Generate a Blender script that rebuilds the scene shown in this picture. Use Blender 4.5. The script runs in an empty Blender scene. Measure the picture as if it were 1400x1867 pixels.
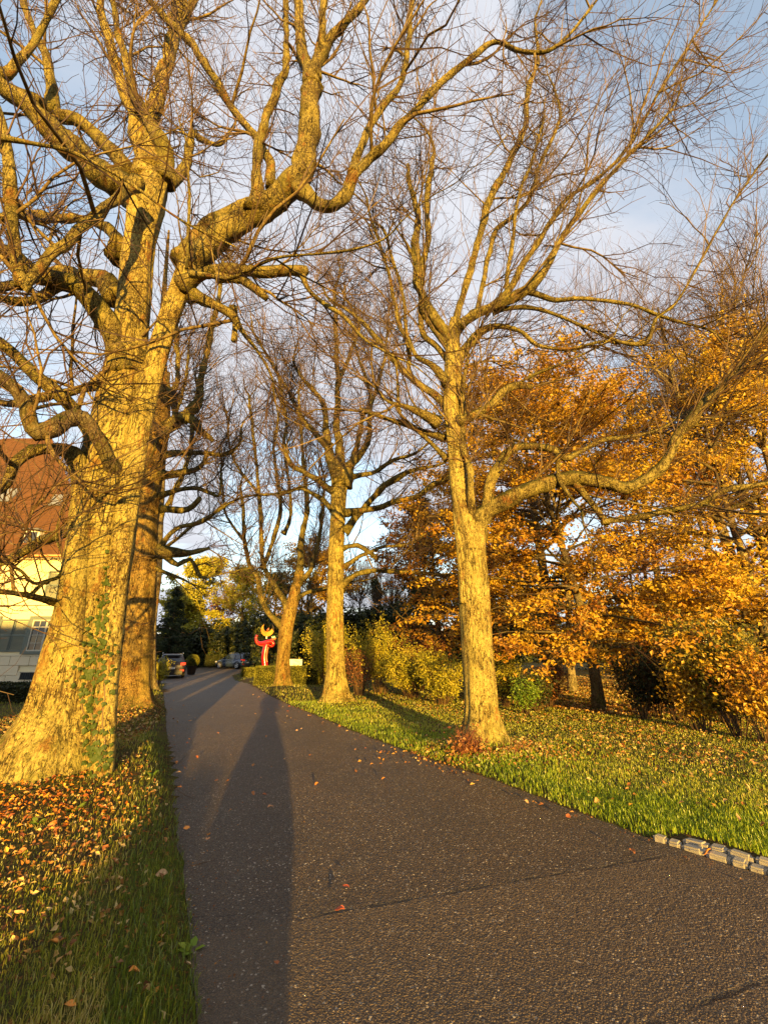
import bpy, bmesh, math, random
import numpy as np
from mathutils import Vector, Matrix, noise
from mathutils.bvhtree import BVHTree
from mathutils.geometry import tessellate_polygon

rng = np.random.default_rng(11)
random.seed(5)
scene = bpy.context.scene
col = scene.collection
R = math.radians

# ------------------------------------------------------------------ camera
F_PX, CX, CY = 760.0, 700.0, 933.5          # focal length and centre in photograph pixels (1400 x 1867)
PITCH, EYE = R(18.8), 1.6
cp, sp = math.cos(PITCH), math.sin(PITCH)
cam_d = bpy.data.cameras.new('camera')
cam_d.sensor_fit = 'HORIZONTAL'; cam_d.sensor_width = 36.0; cam_d.lens = F_PX / 1400 * 36
cam_d.clip_start = 0.05; cam_d.clip_end = 2000
cam = bpy.data.objects.new('camera', cam_d); col.objects.link(cam)
cam.location = (0, 0, EYE); cam.rotation_euler = (R(90) + PITCH, 0, 0)
scene.camera = cam

# ------------------------------------------------------------------ sky, sun, exposure
SUN_EL = R(4.2)
SHX, SHY = -0.2365, 0.9716                    # the way shadows fall on the ground
w = bpy.data.worlds.new('World'); scene.world = w; w.use_nodes = True
nt = w.node_tree; N = nt.nodes; L = nt.links; N.clear()
out = N.new('ShaderNodeOutputWorld'); bg = N.new('ShaderNodeBackground')
sky = N.new('ShaderNodeTexSky'); sky.sky_type = 'NISHITA'; sky.sun_disc = False
sky.sun_elevation = SUN_EL; sky.sun_rotation = math.atan2(-SHX, -SHY); sky.altitude = 400
sky.air_density = 1.0; sky.dust_density = 0.6; sky.ozone_density = 1.5
tc = N.new('ShaderNodeTexCoord'); sep = N.new('ShaderNodeSeparateXYZ')
L.new(tc.outputs['Generated'], sep.inputs[0])
def mth(op, a, b=None, c=None, clamp=False):
    m = N.new('ShaderNodeMath'); m.operation = op; m.use_clamp = clamp
    for i, v in enumerate((a, b, c)):
        if v is None: continue
        if isinstance(v, (int, float)): m.inputs[i].default_value = v
        else: L.new(v, m.inputs[i])
    return m.outputs[0]
zc = mth('MAXIMUM', mth('ADD', sep.outputs[2], 0.18), 0.08)
px_ = mth('DIVIDE', sep.outputs[0], zc); py_ = mth('DIVIDE', sep.outputs[1], zc)
cmb = N.new('ShaderNodeCombineXYZ'); L.new(px_, cmb.inputs[0]); L.new(py_, cmb.inputs[1]); cmb.inputs[2].default_value = 3.3
def wnoise(scale, detail, rough, loc, sc=(1, 1, 1)):
    mp = N.new('ShaderNodeMapping'); mp.inputs['Location'].default_value = loc; mp.inputs['Scale'].default_value = sc
    L.new(cmb.outputs[0], mp.inputs[0])
    n = N.new('ShaderNodeTexNoise'); n.inputs['Scale'].default_value = scale; n.inputs['Detail'].default_value = detail
    n.inputs['Roughness'].default_value = rough; L.new(mp.outputs[0], n.inputs['Vector']); return n.outputs['Fac']
n1 = wnoise(0.75, 7, 0.55, (2.4, 0.6, 0), (1, 1.5, 1))
n2 = wnoise(2.6, 6, 0.6, (5, 1.7, 0), (0.8, 2.2, 1))
cov = mth('ADD', mth('MULTIPLY', n1, 0.75), mth('MULTIPLY', n2, 0.25))
def patch_dir(dx, dy, dz, a0, a1, amt):
    global cov
    vm = N.new('ShaderNodeVectorMath'); vm.operation = 'DOT_PRODUCT'; L.new(tc.outputs['Generated'], vm.inputs[0]); vm.inputs[1].default_value = Vector((dx, dy, dz)).normalized()
    m_ = N.new('ShaderNodeMapRange'); m_.interpolation_type = 'SMOOTHSTEP'; m_.inputs[1].default_value = a0; m_.inputs[2].default_value = a1; m_.inputs[3].default_value = 0; m_.inputs[4].default_value = amt
    L.new(vm.outputs['Value'], m_.inputs[0]); cov = mth('ADD', cov, m_.outputs[0])
patch_dir(.829, .576, 1.41, .92, .995, -.17)      # clear blue gap high on the right
patch_dir(-.13, .763, .862, .80, .99, .16)        # broad bright cloud in the middle
patch_dir(-.184, .932, .364, .965, .998, -.20)    # bluer strip low ahead
patch_dir(-.80, .55, 1.35, .94, .995, -.10)       # blue gap high on the left
ramp = N.new('ShaderNodeMapRange'); ramp.interpolation_type = 'SMOOTHSTEP'
ramp.inputs['From Min'].default_value = 0.36; ramp.inputs['From Max'].default_value = 0.53; ramp.inputs['To Min'].default_value = 0.28
L.new(cov, ramp.inputs['Value'])
skm = N.new('ShaderNodeMix'); skm.data_type = 'RGBA'; skm.blend_type = 'MULTIPLY'; skm.inputs[0].default_value = 1
L.new(sky.outputs[0], skm.inputs[6]); skm.inputs[7].default_value = (4.4, 4.1, 3.9, 1)
mix = N.new('ShaderNodeMix'); mix.data_type = 'RGBA'
L.new(ramp.outputs[0], mix.inputs[0]); L.new(skm.outputs[2], mix.inputs[6])
# cloud brightness varies with its own thickness: pale tops, grey-blue thick parts
cr = N.new('ShaderNodeValToRGB')
cr.color_ramp.elements[0].position = 0.35; cr.color_ramp.elements[0].color = (4.55, 4.65, 5.0, 1)
cr.color_ramp.elements[1].position = 0.65; cr.color_ramp.elements[1].color = (3.9, 4.05, 4.5, 1)
L.new(n2, cr.inputs[0]); L.new(cr.outputs[0], mix.inputs[7])
L.new(mix.outputs[2], bg.inputs[0]); bg.inputs[1].default_value = 0.057
L.new(bg.outputs[0], out.inputs[0])

sun_d = bpy.data.lights.new('sun', 'SUN'); sun_d.energy = 5.0; sun_d.angle = R(0.6); sun_d.color = (1.0, 0.60, 0.12)
sun = bpy.data.objects.new('sun', sun_d); col.objects.link(sun)
sd = Vector((SHX * math.cos(SUN_EL), SHY * math.cos(SUN_EL), -math.sin(SUN_EL)))
sun.rotation_euler = sd.to_track_quat('-Z', 'Y').to_euler()
vs = scene.view_settings
vs.view_transform = 'Standard'; vs.look = 'None'; vs.gamma = 1.0; vs.use_curve_mapping = False; vs.exposure = 1.72
scene.cycles.max_bounces = 6; scene.cycles.diffuse_bounces = 3; scene.cycles.transmission_bounces = 4
scene.cycles.transparent_max_bounces = 4; scene.cycles.use_adaptive_sampling = True

# ------------------------------------------------------------------ helpers
def at(x, y, Y):
    """world point seen at photograph pixel (x, y) on the plane at distance Y; also its depth"""
    v = (CY - y) / F_PX
    t = Y / (cp - v * sp)
    return Vector(((x - CX) / F_PX * t, Y, EYE + (sp + v * cp) * t)), t
def ground_at(x, y):
    v = (CY - y) / F_PX
    t = -EYE / (sp + v * cp)
    return Vector(((x - CX) / F_PX * t, (cp - v * sp) * t, 0))
def zat(y, Y): return at(CX, y, Y)[0].z
def xat(x, y, Y): return at(x, y, Y)[0].x

def tag(o, label=None, cat=None, group=None, kind=None):
    if label: o['label'] = label
    if cat: o['category'] = cat
    if group: o['group'] = group
    if kind: o['kind'] = kind
    return o
def thing(name, label, cat, loc=(0, 0, 0), rz=0, group=None):
    o = bpy.data.objects.new(name, None); col.objects.link(o); o.empty_display_size = 0.2
    o.location = loc; o.rotation_euler = (0, 0, rz)
    return tag(o, label, cat, group)
def link(name, me, mat=None, parent=None, local=False):
    o = bpy.data.objects.new(name, me); col.objects.link(o)
    if mat is not None:
        me.materials.clear(); me.materials.append(mat)
    if parent is not None:
        o.parent = parent
        if not local:   # geometry given in world coordinates: keep it there
            o.matrix_parent_inverse = Matrix.Identity(4)
            M = Matrix.LocRotScale(parent.location, parent.rotation_euler, None).inverted()
            o.matrix_basis = M
    return o
def make_mesh(name, V, faces, smooth=False, rnd=None):
    me = bpy.data.meshes.new(name)
    V = np.asarray(V, dtype=np.float32).reshape(-1, 3)
    faces = [np.asarray(f, dtype=np.int32) for f in faces if len(f)]
    nl = sum(f.size for f in faces); nf = sum(len(f) for f in faces)
    me.vertices.add(len(V)); me.vertices.foreach_set('co', V.ravel())
    me.loops.add(nl); me.loops.foreach_set('vertex_index', np.concatenate([f.ravel() for f in faces]))
    me.polygons.add(nf)
    tot = np.concatenate([np.full(len(f), f.shape[1], dtype=np.int32) for f in faces])
    me.polygons.foreach_set('loop_start', np.concatenate([[0], np.cumsum(tot)[:-1]]).astype(np.int32))
    me.polygons.foreach_set('use_smooth', np.full(nf, smooth, dtype=bool))
    if rnd is not None:
        a = me.attributes.new('rnd', 'FLOAT', 'FACE'); a.data.foreach_set('value', np.asarray(rnd, dtype=np.float32))
    me.update(calc_edges=True)
    return me
class MB:
    def __init__(s): s.v = []; s.f = {3: [], 4: []}; s.n = 0; s.other = []
    def add(s, V, *F):
        for f in F:
            f = np.asarray(f, dtype=np.int32)
            if len(f): s.f[f.shape[1]].append(f + s.n)
        s.v.append(np.asarray(V, dtype=np.float64).reshape(-1, 3)); s.n += len(s.v[-1]); return s
    def box(s, c, d, rz=0, jit=0, taper=1.0):
        hx, hy, hz = d[0] / 2, d[1] / 2, d[2] / 2
        V = np.array([(x * (taper if z > 0 else 1), y * (taper if z > 0 else 1), z) for z in (-hz, hz) for x, y in ((-hx, -hy), (hx, -hy), (hx, hy), (-hx, hy))])
        if jit: V += rng.normal(0, jit, V.shape)
        if rz:
            c_, s_ = math.cos(rz), math.sin(rz); V = np.stack([V[:, 0] * c_ - V[:, 1] * s_, V[:, 0] * s_ + V[:, 1] * c_, V[:, 2]], 1)
        V = V + np.array(c)
        return s.add(V, [(0, 3, 2, 1), (4, 5, 6, 7), (0, 1, 5, 4), (1, 2, 6, 5), (2, 3, 7, 6), (3, 0, 4, 7)])
    def tube(s, P, rad, k=8, cap=True, disp=None):
        P = np.asarray(P, dtype=float); rad = np.asarray(rad, dtype=float); n = len(P)
        T = np.gradient(P, axis=0); T /= np.linalg.norm(T, axis=1)[:, None] + 1e-9
        u = np.cross(T[0], [0, 1, 0.1] if abs(T[0][1]) < .9 else [1, 0, 0]); u /= np.linalg.norm(u)
        V = []; ang = np.arange(k) * 2 * math.pi / k
        for i in range(n):
            u = u - T[i] * np.dot(u, T[i]); u /= np.linalg.norm(u); v = np.cross(T[i], u)
            r = rad[i]
            dirs = np.cos(ang)[:, None] * u + np.sin(ang)[:, None] * v
            rr = np.full(k, r) if disp is None else r * disp(P[i], dirs, r)
            V.append(P[i] + dirs * rr[:, None])
        V = np.concatenate(V)
        i, j = np.meshgrid(np.arange(n - 1), np.arange(k), indexing='ij'); j2 = (j + 1) % k
        Q = np.stack([i * k + j, i * k + j2, (i + 1) * k + j2, (i + 1) * k + j], -1).reshape(-1, 4)
        tris = []
        if cap:
            V = np.concatenate([V, [P[0]], [P[-1] + T[-1] * rad[-1] * .4]])
            a, b = n * k, n * k + 1
            tris = [(a, (q + 1) % k, q) for q in range(k)] + [(b, (n - 1) * k + q, (n - 1) * k + (q + 1) % k) for q in range(k)]
        return s.add(V, Q, tris)
    def lathe(s, prof, c=(0, 0, 0), k=16, sx=1, sy=1):
        prof = np.asarray(prof, dtype=float); n = len(prof); ang = np.arange(k) * 2 * math.pi / k
        V = np.concatenate([np.stack([np.cos(ang) * r * sx + c[0], np.sin(ang) * r * sy + c[1], np.full(k, z + c[2])], 1) for r, z in prof])
        i, j = np.meshgrid(np.arange(n - 1), np.arange(k), indexing='ij'); j2 = (j + 1) % k
        Q = np.stack([i * k + j, i * k + j2, (i + 1) * k + j2, (i + 1) * k + j], -1).reshape(-1, 4)
        return s.add(V, Q)
    def mesh(s, name, smooth=False, rnd=None):
        return make_mesh(name, np.concatenate(s.v), [np.concatenate(s.f[k]) for k in (4, 3) if s.f[k]], smooth, rnd)
    def obj(s, name, mat, parent=None, smooth=False, local=False):
        return link(name, s.mesh(name, smooth), mat, parent, local)

# ------------------------------------------------------------------ materials
def new_mat(name):
    m = bpy.data.materials.new(name); m.use_nodes = True; t = m.node_tree; t.nodes.clear(); return m, t.nodes, t.links
class NT:
    def __init__(s, name):
        s.m, s.N, s.L = new_mat(name)
        s.out = s.N.new('ShaderNodeOutputMaterial')
        s.tc = s.N.new('ShaderNodeTexCoord')
    def inp(s, sock, v):
        if v is None: return
        if isinstance(v, (int, float)): sock.default_value = v
        elif isinstance(v, tuple):
            sock.default_value = v if len(v) == len(sock.default_value) else (*v, 1)
        else: s.L.new(v, sock)
    def map(s, sc=(1, 1, 1), loc=(0, 0, 0), src='Object', rot=(0, 0, 0)):
        n = s.N.new('ShaderNodeMapping'); n.inputs['Scale'].default_value = sc; n.inputs['Location'].default_value = loc
        n.inputs['Rotation'].default_value = rot
        s.L.new(s.tc.outputs[src], n.inputs[0]); return n.outputs[0]
    def noise(s, vec, scale, detail=4, rough=.55, dist=0, outn='Fac'):
        n = s.N.new('ShaderNodeTexNoise'); s.L.new(vec, n.inputs['Vector'])
        n.inputs['Scale'].default_value = scale; n.inputs['Detail'].default_value = detail
        n.inputs['Roughness'].default_value = rough; n.inputs['Distortion'].default_value = dist
        return n.outputs[outn]
    def vor(s, vec, scale, feat='F1', outn='Distance', rand=1):
        n = s.N.new('ShaderNodeTexVoronoi'); s.L.new(vec, n.inputs['Vector']); n.feature = feat
        n.inputs['Scale'].default_value = scale; n.inputs['Randomness'].default_value = rand; return n.outputs[outn]
    def ramp(s, fac, stops, interp='LINEAR'):
        n = s.N.new('ShaderNodeValToRGB'); s.L.new(fac, n.inputs[0]); e = n.color_ramp.elements; n.color_ramp.interpolation = interp
        while len(e) < len(stops): e.new(0.5)
        for el, (p, c) in zip(e, stops):
            el.position = p; el.color = (*c, 1) if isinstance(c, tuple) else (c, c, c, 1)
        return n.outputs[0]
    def mr(s, v, a, b, c=0, d=1, smooth=False):
        n = s.N.new('ShaderNodeMapRange'); s.inp(n.inputs[0], v)
        if smooth: n.interpolation_type = 'SMOOTHSTEP'
        for i, q in enumerate((a, b, c, d)): n.inputs[i + 1].default_value = q
        return n.outputs[0]
    def mix(s, f, a, b, blend='MIX'):
        n = s.N.new('ShaderNodeMix'); n.data_type = 'RGBA'; n.blend_type = blend
        s.inp(n.inputs[0], f); s.inp(n.inputs[6], a); s.inp(n.inputs[7], b); return n.outputs[2]
    def math(s, op, a, b=None, clamp=False):
        n = s.N.new('ShaderNodeMath'); n.operation = op; n.use_clamp = clamp; s.inp(n.inputs[0], a); s.inp(n.inputs[1], b); return n.outputs[0]
    def bump(s, h, strength=.5, dist=.02, normal=None):
        n = s.N.new('ShaderNodeBump'); n.inputs['Strength'].default_value = strength; n.inputs['Distance'].default_value = dist
        s.L.new(h, n.inputs['Height'])
        if normal is not None: s.L.new(normal, n.inputs['Normal'])
        return n.outputs[0]
    def sep(s, v):
        n = s.N.new('ShaderNodeSeparateXYZ'); s.L.new(v, n.inputs[0]); return n.outputs
    def geo(s, o): return s.N.new('ShaderNodeNewGeometry').outputs[o]
    def attr(s, a='rnd'):
        n = s.N.new('ShaderNodeAttribute'); n.attribute_name = a; return n.outputs['Fac']
    def orand(s): return s.N.new('ShaderNodeObjectInfo').outputs['Random']
    def pbsdf(s, color, rough=.8, spec=.3, normal=None, metal=0, coat=0, trans=0, emit=None):
        b = s.N.new('ShaderNodeBsdfPrincipled')
        s.inp(b.inputs['Base Color'], color); s.inp(b.inputs['Roughness'], rough); s.inp(b.inputs['Specular IOR Level'], spec)
        s.inp(b.inputs['Metallic'], metal); s.inp(b.inputs['Coat Weight'], coat); s.inp(b.inputs['Transmission Weight'], trans)
        if normal is not None: s.L.new(normal, b.inputs['Normal'])
        s.L.new(b.outputs[0], s.out.inputs[0]); return b
    def leaf(s, color, tr=.35, rough=.5, gloss=.04):
        d = s.N.new('ShaderNodeBsdfDiffuse'); s.inp(d.inputs[0], color)
        t = s.N.new('ShaderNodeBsdfTranslucent'); s.inp(t.inputs[0], color)
        m = s.N.new('ShaderNodeMixShader'); m.inputs[0].default_value = tr; s.L.new(d.outputs[0], m.inputs[1]); s.L.new(t.outputs[0], m.inputs[2])
        g = s.N.new('ShaderNodeBsdfGlossy'); g.inputs['Roughness'].default_value = rough
        m2 = s.N.new('ShaderNodeMixShader'); m2.inputs[0].default_value = gloss; s.L.new(m.outputs[0], m2.inputs[1]); s.L.new(g.outputs[0], m2.inputs[2])
        s.L.new(m2.outputs[0], s.out.inputs[0]); return s.m

def bark_mat(name, pale=(.37, .30, .085), mid=(.16, .105, .03), dark=(.03, .018, .009), moss=.5, mosscol=(.075, .085, .012), lichen=.5, scale=1.0, bump=1.0):
    t = NT(name); v = t.map((1, 1, .42)); v1 = t.map((1, 1, 1))
    wob = t.noise(v, 5 * scale, 3, .6)
    fine = t.noise(v, 34 * scale, 5, .7, .6)
    flakes = t.vor(t.map((1, 1, .55)), 26 * scale, 'F1', 'Distance')
    base = t.ramp(fine, [(.38, dark), (.49, mid), (.62, tuple(.5 * a + .5 * b for a, b in zip(mid, pale)))])
    big = t.noise(v1, 1.6, 5, .65)
    lm = t.math('MULTIPLY', t.mr(t.math('ADD', t.math('MULTIPLY', wob, .45), t.math('MULTIPLY', big, .75)), .60 - .16 * lichen, .74 - .1 * lichen, 0, 1, True),
                t.mr(fine, .36, .52, 0, 1, True))
    c = t.mix(lm, base, pale)
    spots = t.mr(t.noise(v1, 40 * scale, 3, .6), .55, .60, 0, .9, True)
    c = t.mix(t.math('MULTIPLY', spots, .8), c, tuple(min(1, a * 1.35) for a in pale))
    crack = t.math('ABSOLUTE', t.math('SUBTRACT', t.noise(t.map((1, 1, .16)), 11 * scale, 5, .6, .4), .5))
    ck = t.mr(crack, .0, .035, 1, 0, True); ck = t.math('MULTIPLY', ck, t.mr(t.noise(v1, 2.3, 3, .6), .42, .60, .15, 1, True))
    c = t.mix(t.math('MULTIPLY', ck, .8), c, dark)
    patch = t.mr(t.noise(t.map((1, 1, .5), (11, 4, 6)), 4.2, 5, .7), .54, .68, 0, .5, True)
    c = t.mix(patch, c, t.mix(fine, dark, mid))
    rust = t.mr(t.noise(t.map((1, 1, .6), (7, 3, 1)), 3.1, 4, .7), .56, .70, 0, .75, True)
    c = t.mix(rust, c, (.22, .085, .022))
    nz = t.sep(t.geo('Normal'))[2]
    mz = t.mr(nz, .05, .75, 0, 1, True)
    mn = t.mr(t.noise(v1, 6.5, 5, .65), .62 - .3 * moss, .72 - .2 * moss, 0, 1, True)
    low = t.mr(t.sep(t.geo('Position'))[2], .75, .15, 0, .75, True)
    mf = t.math('MULTIPLY', t.math('MAXIMUM', t.math('MULTIPLY', mz, .95), t.math('MULTIPLY', low, .85)), mn, True)
    c = t.mix(mf, c, mosscol)
    # broad lean areas of algae on one side of the bark
    alg = t.mr(t.noise(t.map((1, 1, .25), (3, 9, 2)), 2.2, 4, .6), .5, .68, 0, .45 * moss + .12, True)
    c = t.mix(alg, c, (.17, .15, .03))
    h = t.math('ADD', t.math('SUBTRACT', t.math('MULTIPLY', fine, 1.0), t.math('MULTIPLY', ck, .7)), t.math('ADD', t.math('MULTIPLY', flakes, .35), t.math('MULTIPLY', mf, t.noise(v1, 60, 3, .6))))
    n = t.bump(h, 1.0, .045 * bump)
    t.pbsdf(c, .9, .15, n); return t.m

def simple(name, c, rough=.6, spec=.4, metal=0, coat=0, var=.12, scale=8, bump=0, bscale=60):
    t = NT(name); v = t.map()
    n = t.noise(v, scale, 4, .6)
    cc = t.mix(n, tuple(x * (1 - var) for x in c), tuple(min(1, x * (1 + var)) for x in c))
    nm = t.bump(t.noise(v, bscale, 4, .6), .5, bump) if bump else None
    t.pbsdf(cc, rough, spec, nm, metal, coat); return t.m

def leaf_mat(name, stops, tr=.35, gloss=.03, rough=.5):
    t = NT(name); return t.leaf(t.ramp(t.attr(), stops), tr, rough, gloss)

M = {}
M['bark_big'] = bark_mat('lichen_bark', lichen=.75, moss=.45)
M['bark_limb'] = bark_mat('mossy_bark', pale=(.29, .235, .07), mid=(.080, .055, .018), dark=(.018, .012, .007), moss=1.0, mosscol=(.036, .042, .007), lichen=.5, scale=1.3)
M['bark_warm'] = bark_mat('warm_bark', pale=(.32, .22, .06), mid=(.15, .085, .024), dark=(.025, .015, .008), moss=.5, lichen=.45)
M['bark_dark'] = bark_mat('dark_bark', pale=(.16, .13, .07), mid=(.09, .065, .035), moss=.5, lichen=.1)
M['bark_grey'] = bark_mat('grey_bark', pale=(.27, .22, .12), mid=(.16, .12, .06), moss=.3, lichen=.4)
t = NT('branch_bark'); v = t.map(); c = t.ramp(t.noise(v, 9, 4, .65), [(.33, (.04, .026, .015)), (.5, (.12, .08, .03)), (.68, (.22, .17, .06))])
nz = t.sep(t.geo('Normal'))[2]
c = t.mix(t.math('MULTIPLY', t.mr(nz, .1, .8), t.mr(t.noise(v, 4, 3), .45, .6)), c, (.085, .085, .018))
t.pbsdf(c, .85, .2, t.bump(t.noise(v, 60, 3), .6, .01)); M['branch'] = t.m
t = NT('twig_bark'); v = t.map(); c = t.ramp(t.noise(v, 1.4, 3, .6), [(.36, (.028, .016, .013)), (.54, (.080, .046, .022)), (.70, (.17, .11, .04))])
t.pbsdf(c, .6, .3); M['twig'] = t.m
M['beech'] = leaf_mat('golden_leaf', [(0, (.20, .070, .010)), (.3, (.42, .205, .016)), (.65, (.56, .340, .024)), (1, (.60, .42, .04))], .4)
M['beech_brown'] = leaf_mat('copper_leaf', [(0, (.13, .050, .012)), (.5, (.30, .125, .017)), (1, (.47, .25, .028))], .35)
M['beech_yellow'] = leaf_mat('yellow_leaf', [(0, (.32, .15, .015)), (.4, (.54, .33, .022)), (1, (.64, .49, .045))], .42)
M['olive'] = leaf_mat('olive_leaf', [(0, (.06, .07, .010)), (.5, (.16, .15, .018)), (1, (.34, .27, .03))], .3)
M['lime'] = leaf_mat('lime_leaf', [(0, (.16, .16, .010)), (.5, (.38, .35, .022)), (1, (.60, .48, .04))], .4)
M['bright_green'] = leaf_mat('bright_green_leaf', [(0, (.06, .12, .010)), (.5, (.16, .27, .02)), (1, (.32, .38, .04))], .4)
M['dark_green'] = leaf_mat('dark_green_leaf', [(0, (.010, .016, .006)), (.6, (.026, .036, .010)), (1, (.07, .08, .016))], .15)
M['needle'] = leaf_mat('needle', [(0, (.012, .022, .010)), (.6, (.030, .045, .014)), (1, (.08, .09, .02))], .1)
M['hedge'] = leaf_mat('hedge_leaf', [(0, (.07, .08, .010)), (.5, (.16, .16, .016)), (1, (.30, .27, .03))], .25)
M['red_leaf'] = leaf_mat('russet_leaf', [(0, (.10, .030, .014)), (.5, (.22, .080, .024)), (1, (.42, .21, .06))], .3)
M['litter'] = leaf_mat('litter_leaf', [(0, (.09, .040, .016)), (.3, (.22, .080, .02)), (.6, (.40, .20, .04)), (1, (.60, .46, .20))], .2)
M['fallen_bright'] = leaf_mat('bright_fallen_leaf', [(0, (.16, .045, .015)), (.4, (.42, .13, .02)), (.8, (.62, .28, .03)), (1, (.66, .45, .08))], .2)
M['grass'] = leaf_mat('grass_blade', [(0, (.05, .09, .008)), (.4, (.15, .20, .014)), (.75, (.36, .33, .025)), (1, (.52, .40, .11))], .4, .05, .4)
M['grass_green'] = leaf_mat('fresh_grass_blade', [(0, (.09, .16, .008)), (.45, (.25, .36, .016)), (.85, (.44, .48, .025)), (1, (.52, .44, .09))], .42, .05, .4)
M['ivy'] = simple('ivy_leaf', (.040, .060, .009), .6, .25, var=.4, scale=12)
M['ivy_stem'] = simple('ivy_stem', (.16, .11, .06), .8, .2)
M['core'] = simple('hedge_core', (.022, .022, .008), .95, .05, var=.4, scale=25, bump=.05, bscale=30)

def fallen_mat():
    t = NT('dry_leaf'); v = t.map()
    c = t.ramp(t.orand(), [(0, (.30, .085, .022)), (.3, (.42, .17, .045)), (.6, (.50, .27, .10)), (.85, (.55, .38, .19)), (1, (.46, .11, .02))])
    c = t.mix(t.mr(t.noise(v, 50, 3), .5, .62, 0, .7), c, (.16, .07, .03))
    b = t.pbsdf(c, .6, .3); return t.m
M['fallen'] = fallen_mat()
t = NT('scarlet_leaf'); v = t.map(); t.pbsdf(t.mix(t.noise(v, 40, 3), (.34, .045, .018), (.42, .11, .035)), .5, .4); M['scarlet'] = t.m
t = NT('orange_leaf'); v = t.map(); t.pbsdf(t.mix(t.noise(v, 40, 3), (.60, .17, .02), (.68, .30, .05)), .5, .4); M['orange'] = t.m

# ------------------------------------------------------------------ ground, driveway
left_px = [(362, 1867), (352, 1760), (343, 1660), (333, 1580), (322, 1500), (316, 1440), (308, 1380), (304, 1330), (301, 1290), (299, 1266), (297, 1254)]
right_px = [(455, 1246), (470, 1254), (492, 1268), (525, 1283), (575, 1303), (640, 1330), (720, 1360), (800, 1388), (880, 1412), (960, 1442), (1040, 1472), (1120, 1501), (1190, 1528), (1300, 1562), (1400, 1592)]
Lw = [ground_at(*p) for p in left_px]; Rw = [ground_at(*p) for p in right_px]
Lw = [Vector((-1.15, -3, 0)), Vector((-1.06, .5, 0)), Vector((-1.0, 1.6, 0))] + Lw + [Vector((-12.6, 26, 0)), Vector((-17, 27.5, 0)), Vector((-30, 29, 0)), Vector((-32, 50, 0)), Vector((-26, 57, 0)), Vector((-12.8, 57, 0))]
Rw = [Vector((-13.2, 44, 0)), Vector((-12.2, 36, 0)), Vector((-9.6, 29, 0))] + Rw + [Vector((4.6, 3.1, 0)), Vector((8, 1.2, 0)), Vector((13, -1, 0)), Vector((13, -6, 0)), Vector((3, -12, 0)), Vector((-.2, -14, 0)), Vector((-1.2, -8, 0))]
poly = [(p.x, p.y) for p in Lw + Rw]
# denser outline with a ragged edge
dp = []
for i in range(len(poly)):
    a, b = Vector(poly[i]), Vector(poly[(i + 1) % len(poly)]); n = max(1, int((b - a).length / .12)) if min(a.y, b.y) > -1 and max(a.y, b.y) < 22 else max(1, int((b - a).length / 1.5))
    for k in range(n):
        p = a.lerp(b, k / n); nn = (b - a).normalized(); nn = Vector((-nn.y, nn.x))
        p = p + nn * (noise.noise(Vector((p.x * 3, p.y * 3, 0))) * .035 + noise.noise(Vector((p.x * 7, p.y * 7, 4))) * .006)
        dp.append((p.x, p.y))
dp = np.array(dp)
def sdist(X, Y, pl=np.array(poly)):
    """distance to the driveway outline, negative on it"""
    sh = np.shape(X); X = np.ravel(X); Y = np.ravel(Y)
    d = np.full(len(X), 1e9); ins = np.zeros(len(X), bool)
    for i in range(len(pl)):
        ax, ay = pl[i]; bx, by = pl[(i + 1) % len(pl)]
        ex, ey = bx - ax, by - ay; q = np.clip(((X - ax) * ex + (Y - ay) * ey) / (ex * ex + ey * ey + 1e-9), 0, 1)
        d = np.minimum(d, np.hypot(X - ax - q * ex, Y - ay - q * ey))
        c = ((ay > Y) != (by > Y)) & (X < (bx - ax) * (Y - ay) / (by - ay + 1e-12) + ax); ins ^= c
    return np.where(ins, -d, d).reshape(sh)
tree_feet = [(-4.3, 6.9, 2.0, .28), (-7.05, 13.1, 1.1, .20), (-10.6, 20, .9, .15), (1.75, 8.2, .9, .14), (-1.6, 15.1, .8, .14), (-4.9, 22, .7, .1)]
def hgt(X, Y):
    X = np.asarray(X, float); Y = np.asarray(Y, float); d = sdist(X, Y)
    h = -.04 + np.clip((d - .03) / .20, 0, 1) * .065
    h += np.where(d > .1, .014 * np.sin(X * 2.1 + np.sin(Y * 1.7)) * np.cos(Y * 1.9 + X * .6) + .008 * np.sin(X * 7.3 + 1.3) * np.sin(Y * 6.1 + X), 0) * np.clip(d * 2, 0, 1)
    for fx, fy, fr, fh in tree_feet: h += np.where(d > -.02, fh * np.exp(-((X - fx) ** 2 + (Y - fy) ** 2) / (fr * fr)), 0) * np.clip(d * 3, 0, 1)
    return h
gx = np.unique(np.concatenate([np.linspace(-500, -60, 8), np.linspace(-60, -14, 24), np.arange(-14, 12, .2), np.linspace(12, 60, 24), np.linspace(60, 500, 8)]))
gy = np.unique(np.concatenate([np.linspace(-300, -14, 10), np.linspace(-14, .5, 18), np.arange(.5, 20, .2), np.linspace(20, 60, 40), np.linspace(60, 800, 12)]))
GX, GY = np.meshgrid(gx, gy, indexing='ij'); GZ = hgt(GX, GY)
nx_, ny_ = GX.shape; idx = np.arange(nx_ * ny_).reshape(nx_, ny_)
Q = np.stack([idx[:-1, :-1], idx[1:, :-1], idx[1:, 1:], idx[:-1, 1:]], -1).reshape(-1, 4)
t = NT('soil_and_thatch'); v = t.map()
big = t.noise(v, .9, 5, .6); fine = t.noise(v, 24, 5, .7)
c = t.mix(t.mr(fine, .35, .65), (.030, .022, .011), (.085, .065, .024))
c = t.mix(t.mr(big, .45, .62, 0, .85, True), c, t.mix(fine, (.035, .048, .008), (.095, .10, .016)))
c = t.mix(t.mr(t.noise(t.map((1, 1, 1), (4, 4, 0)), 30, 3, .7), .57, .66, 0, .85), c, (.24, .095, .025))
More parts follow.
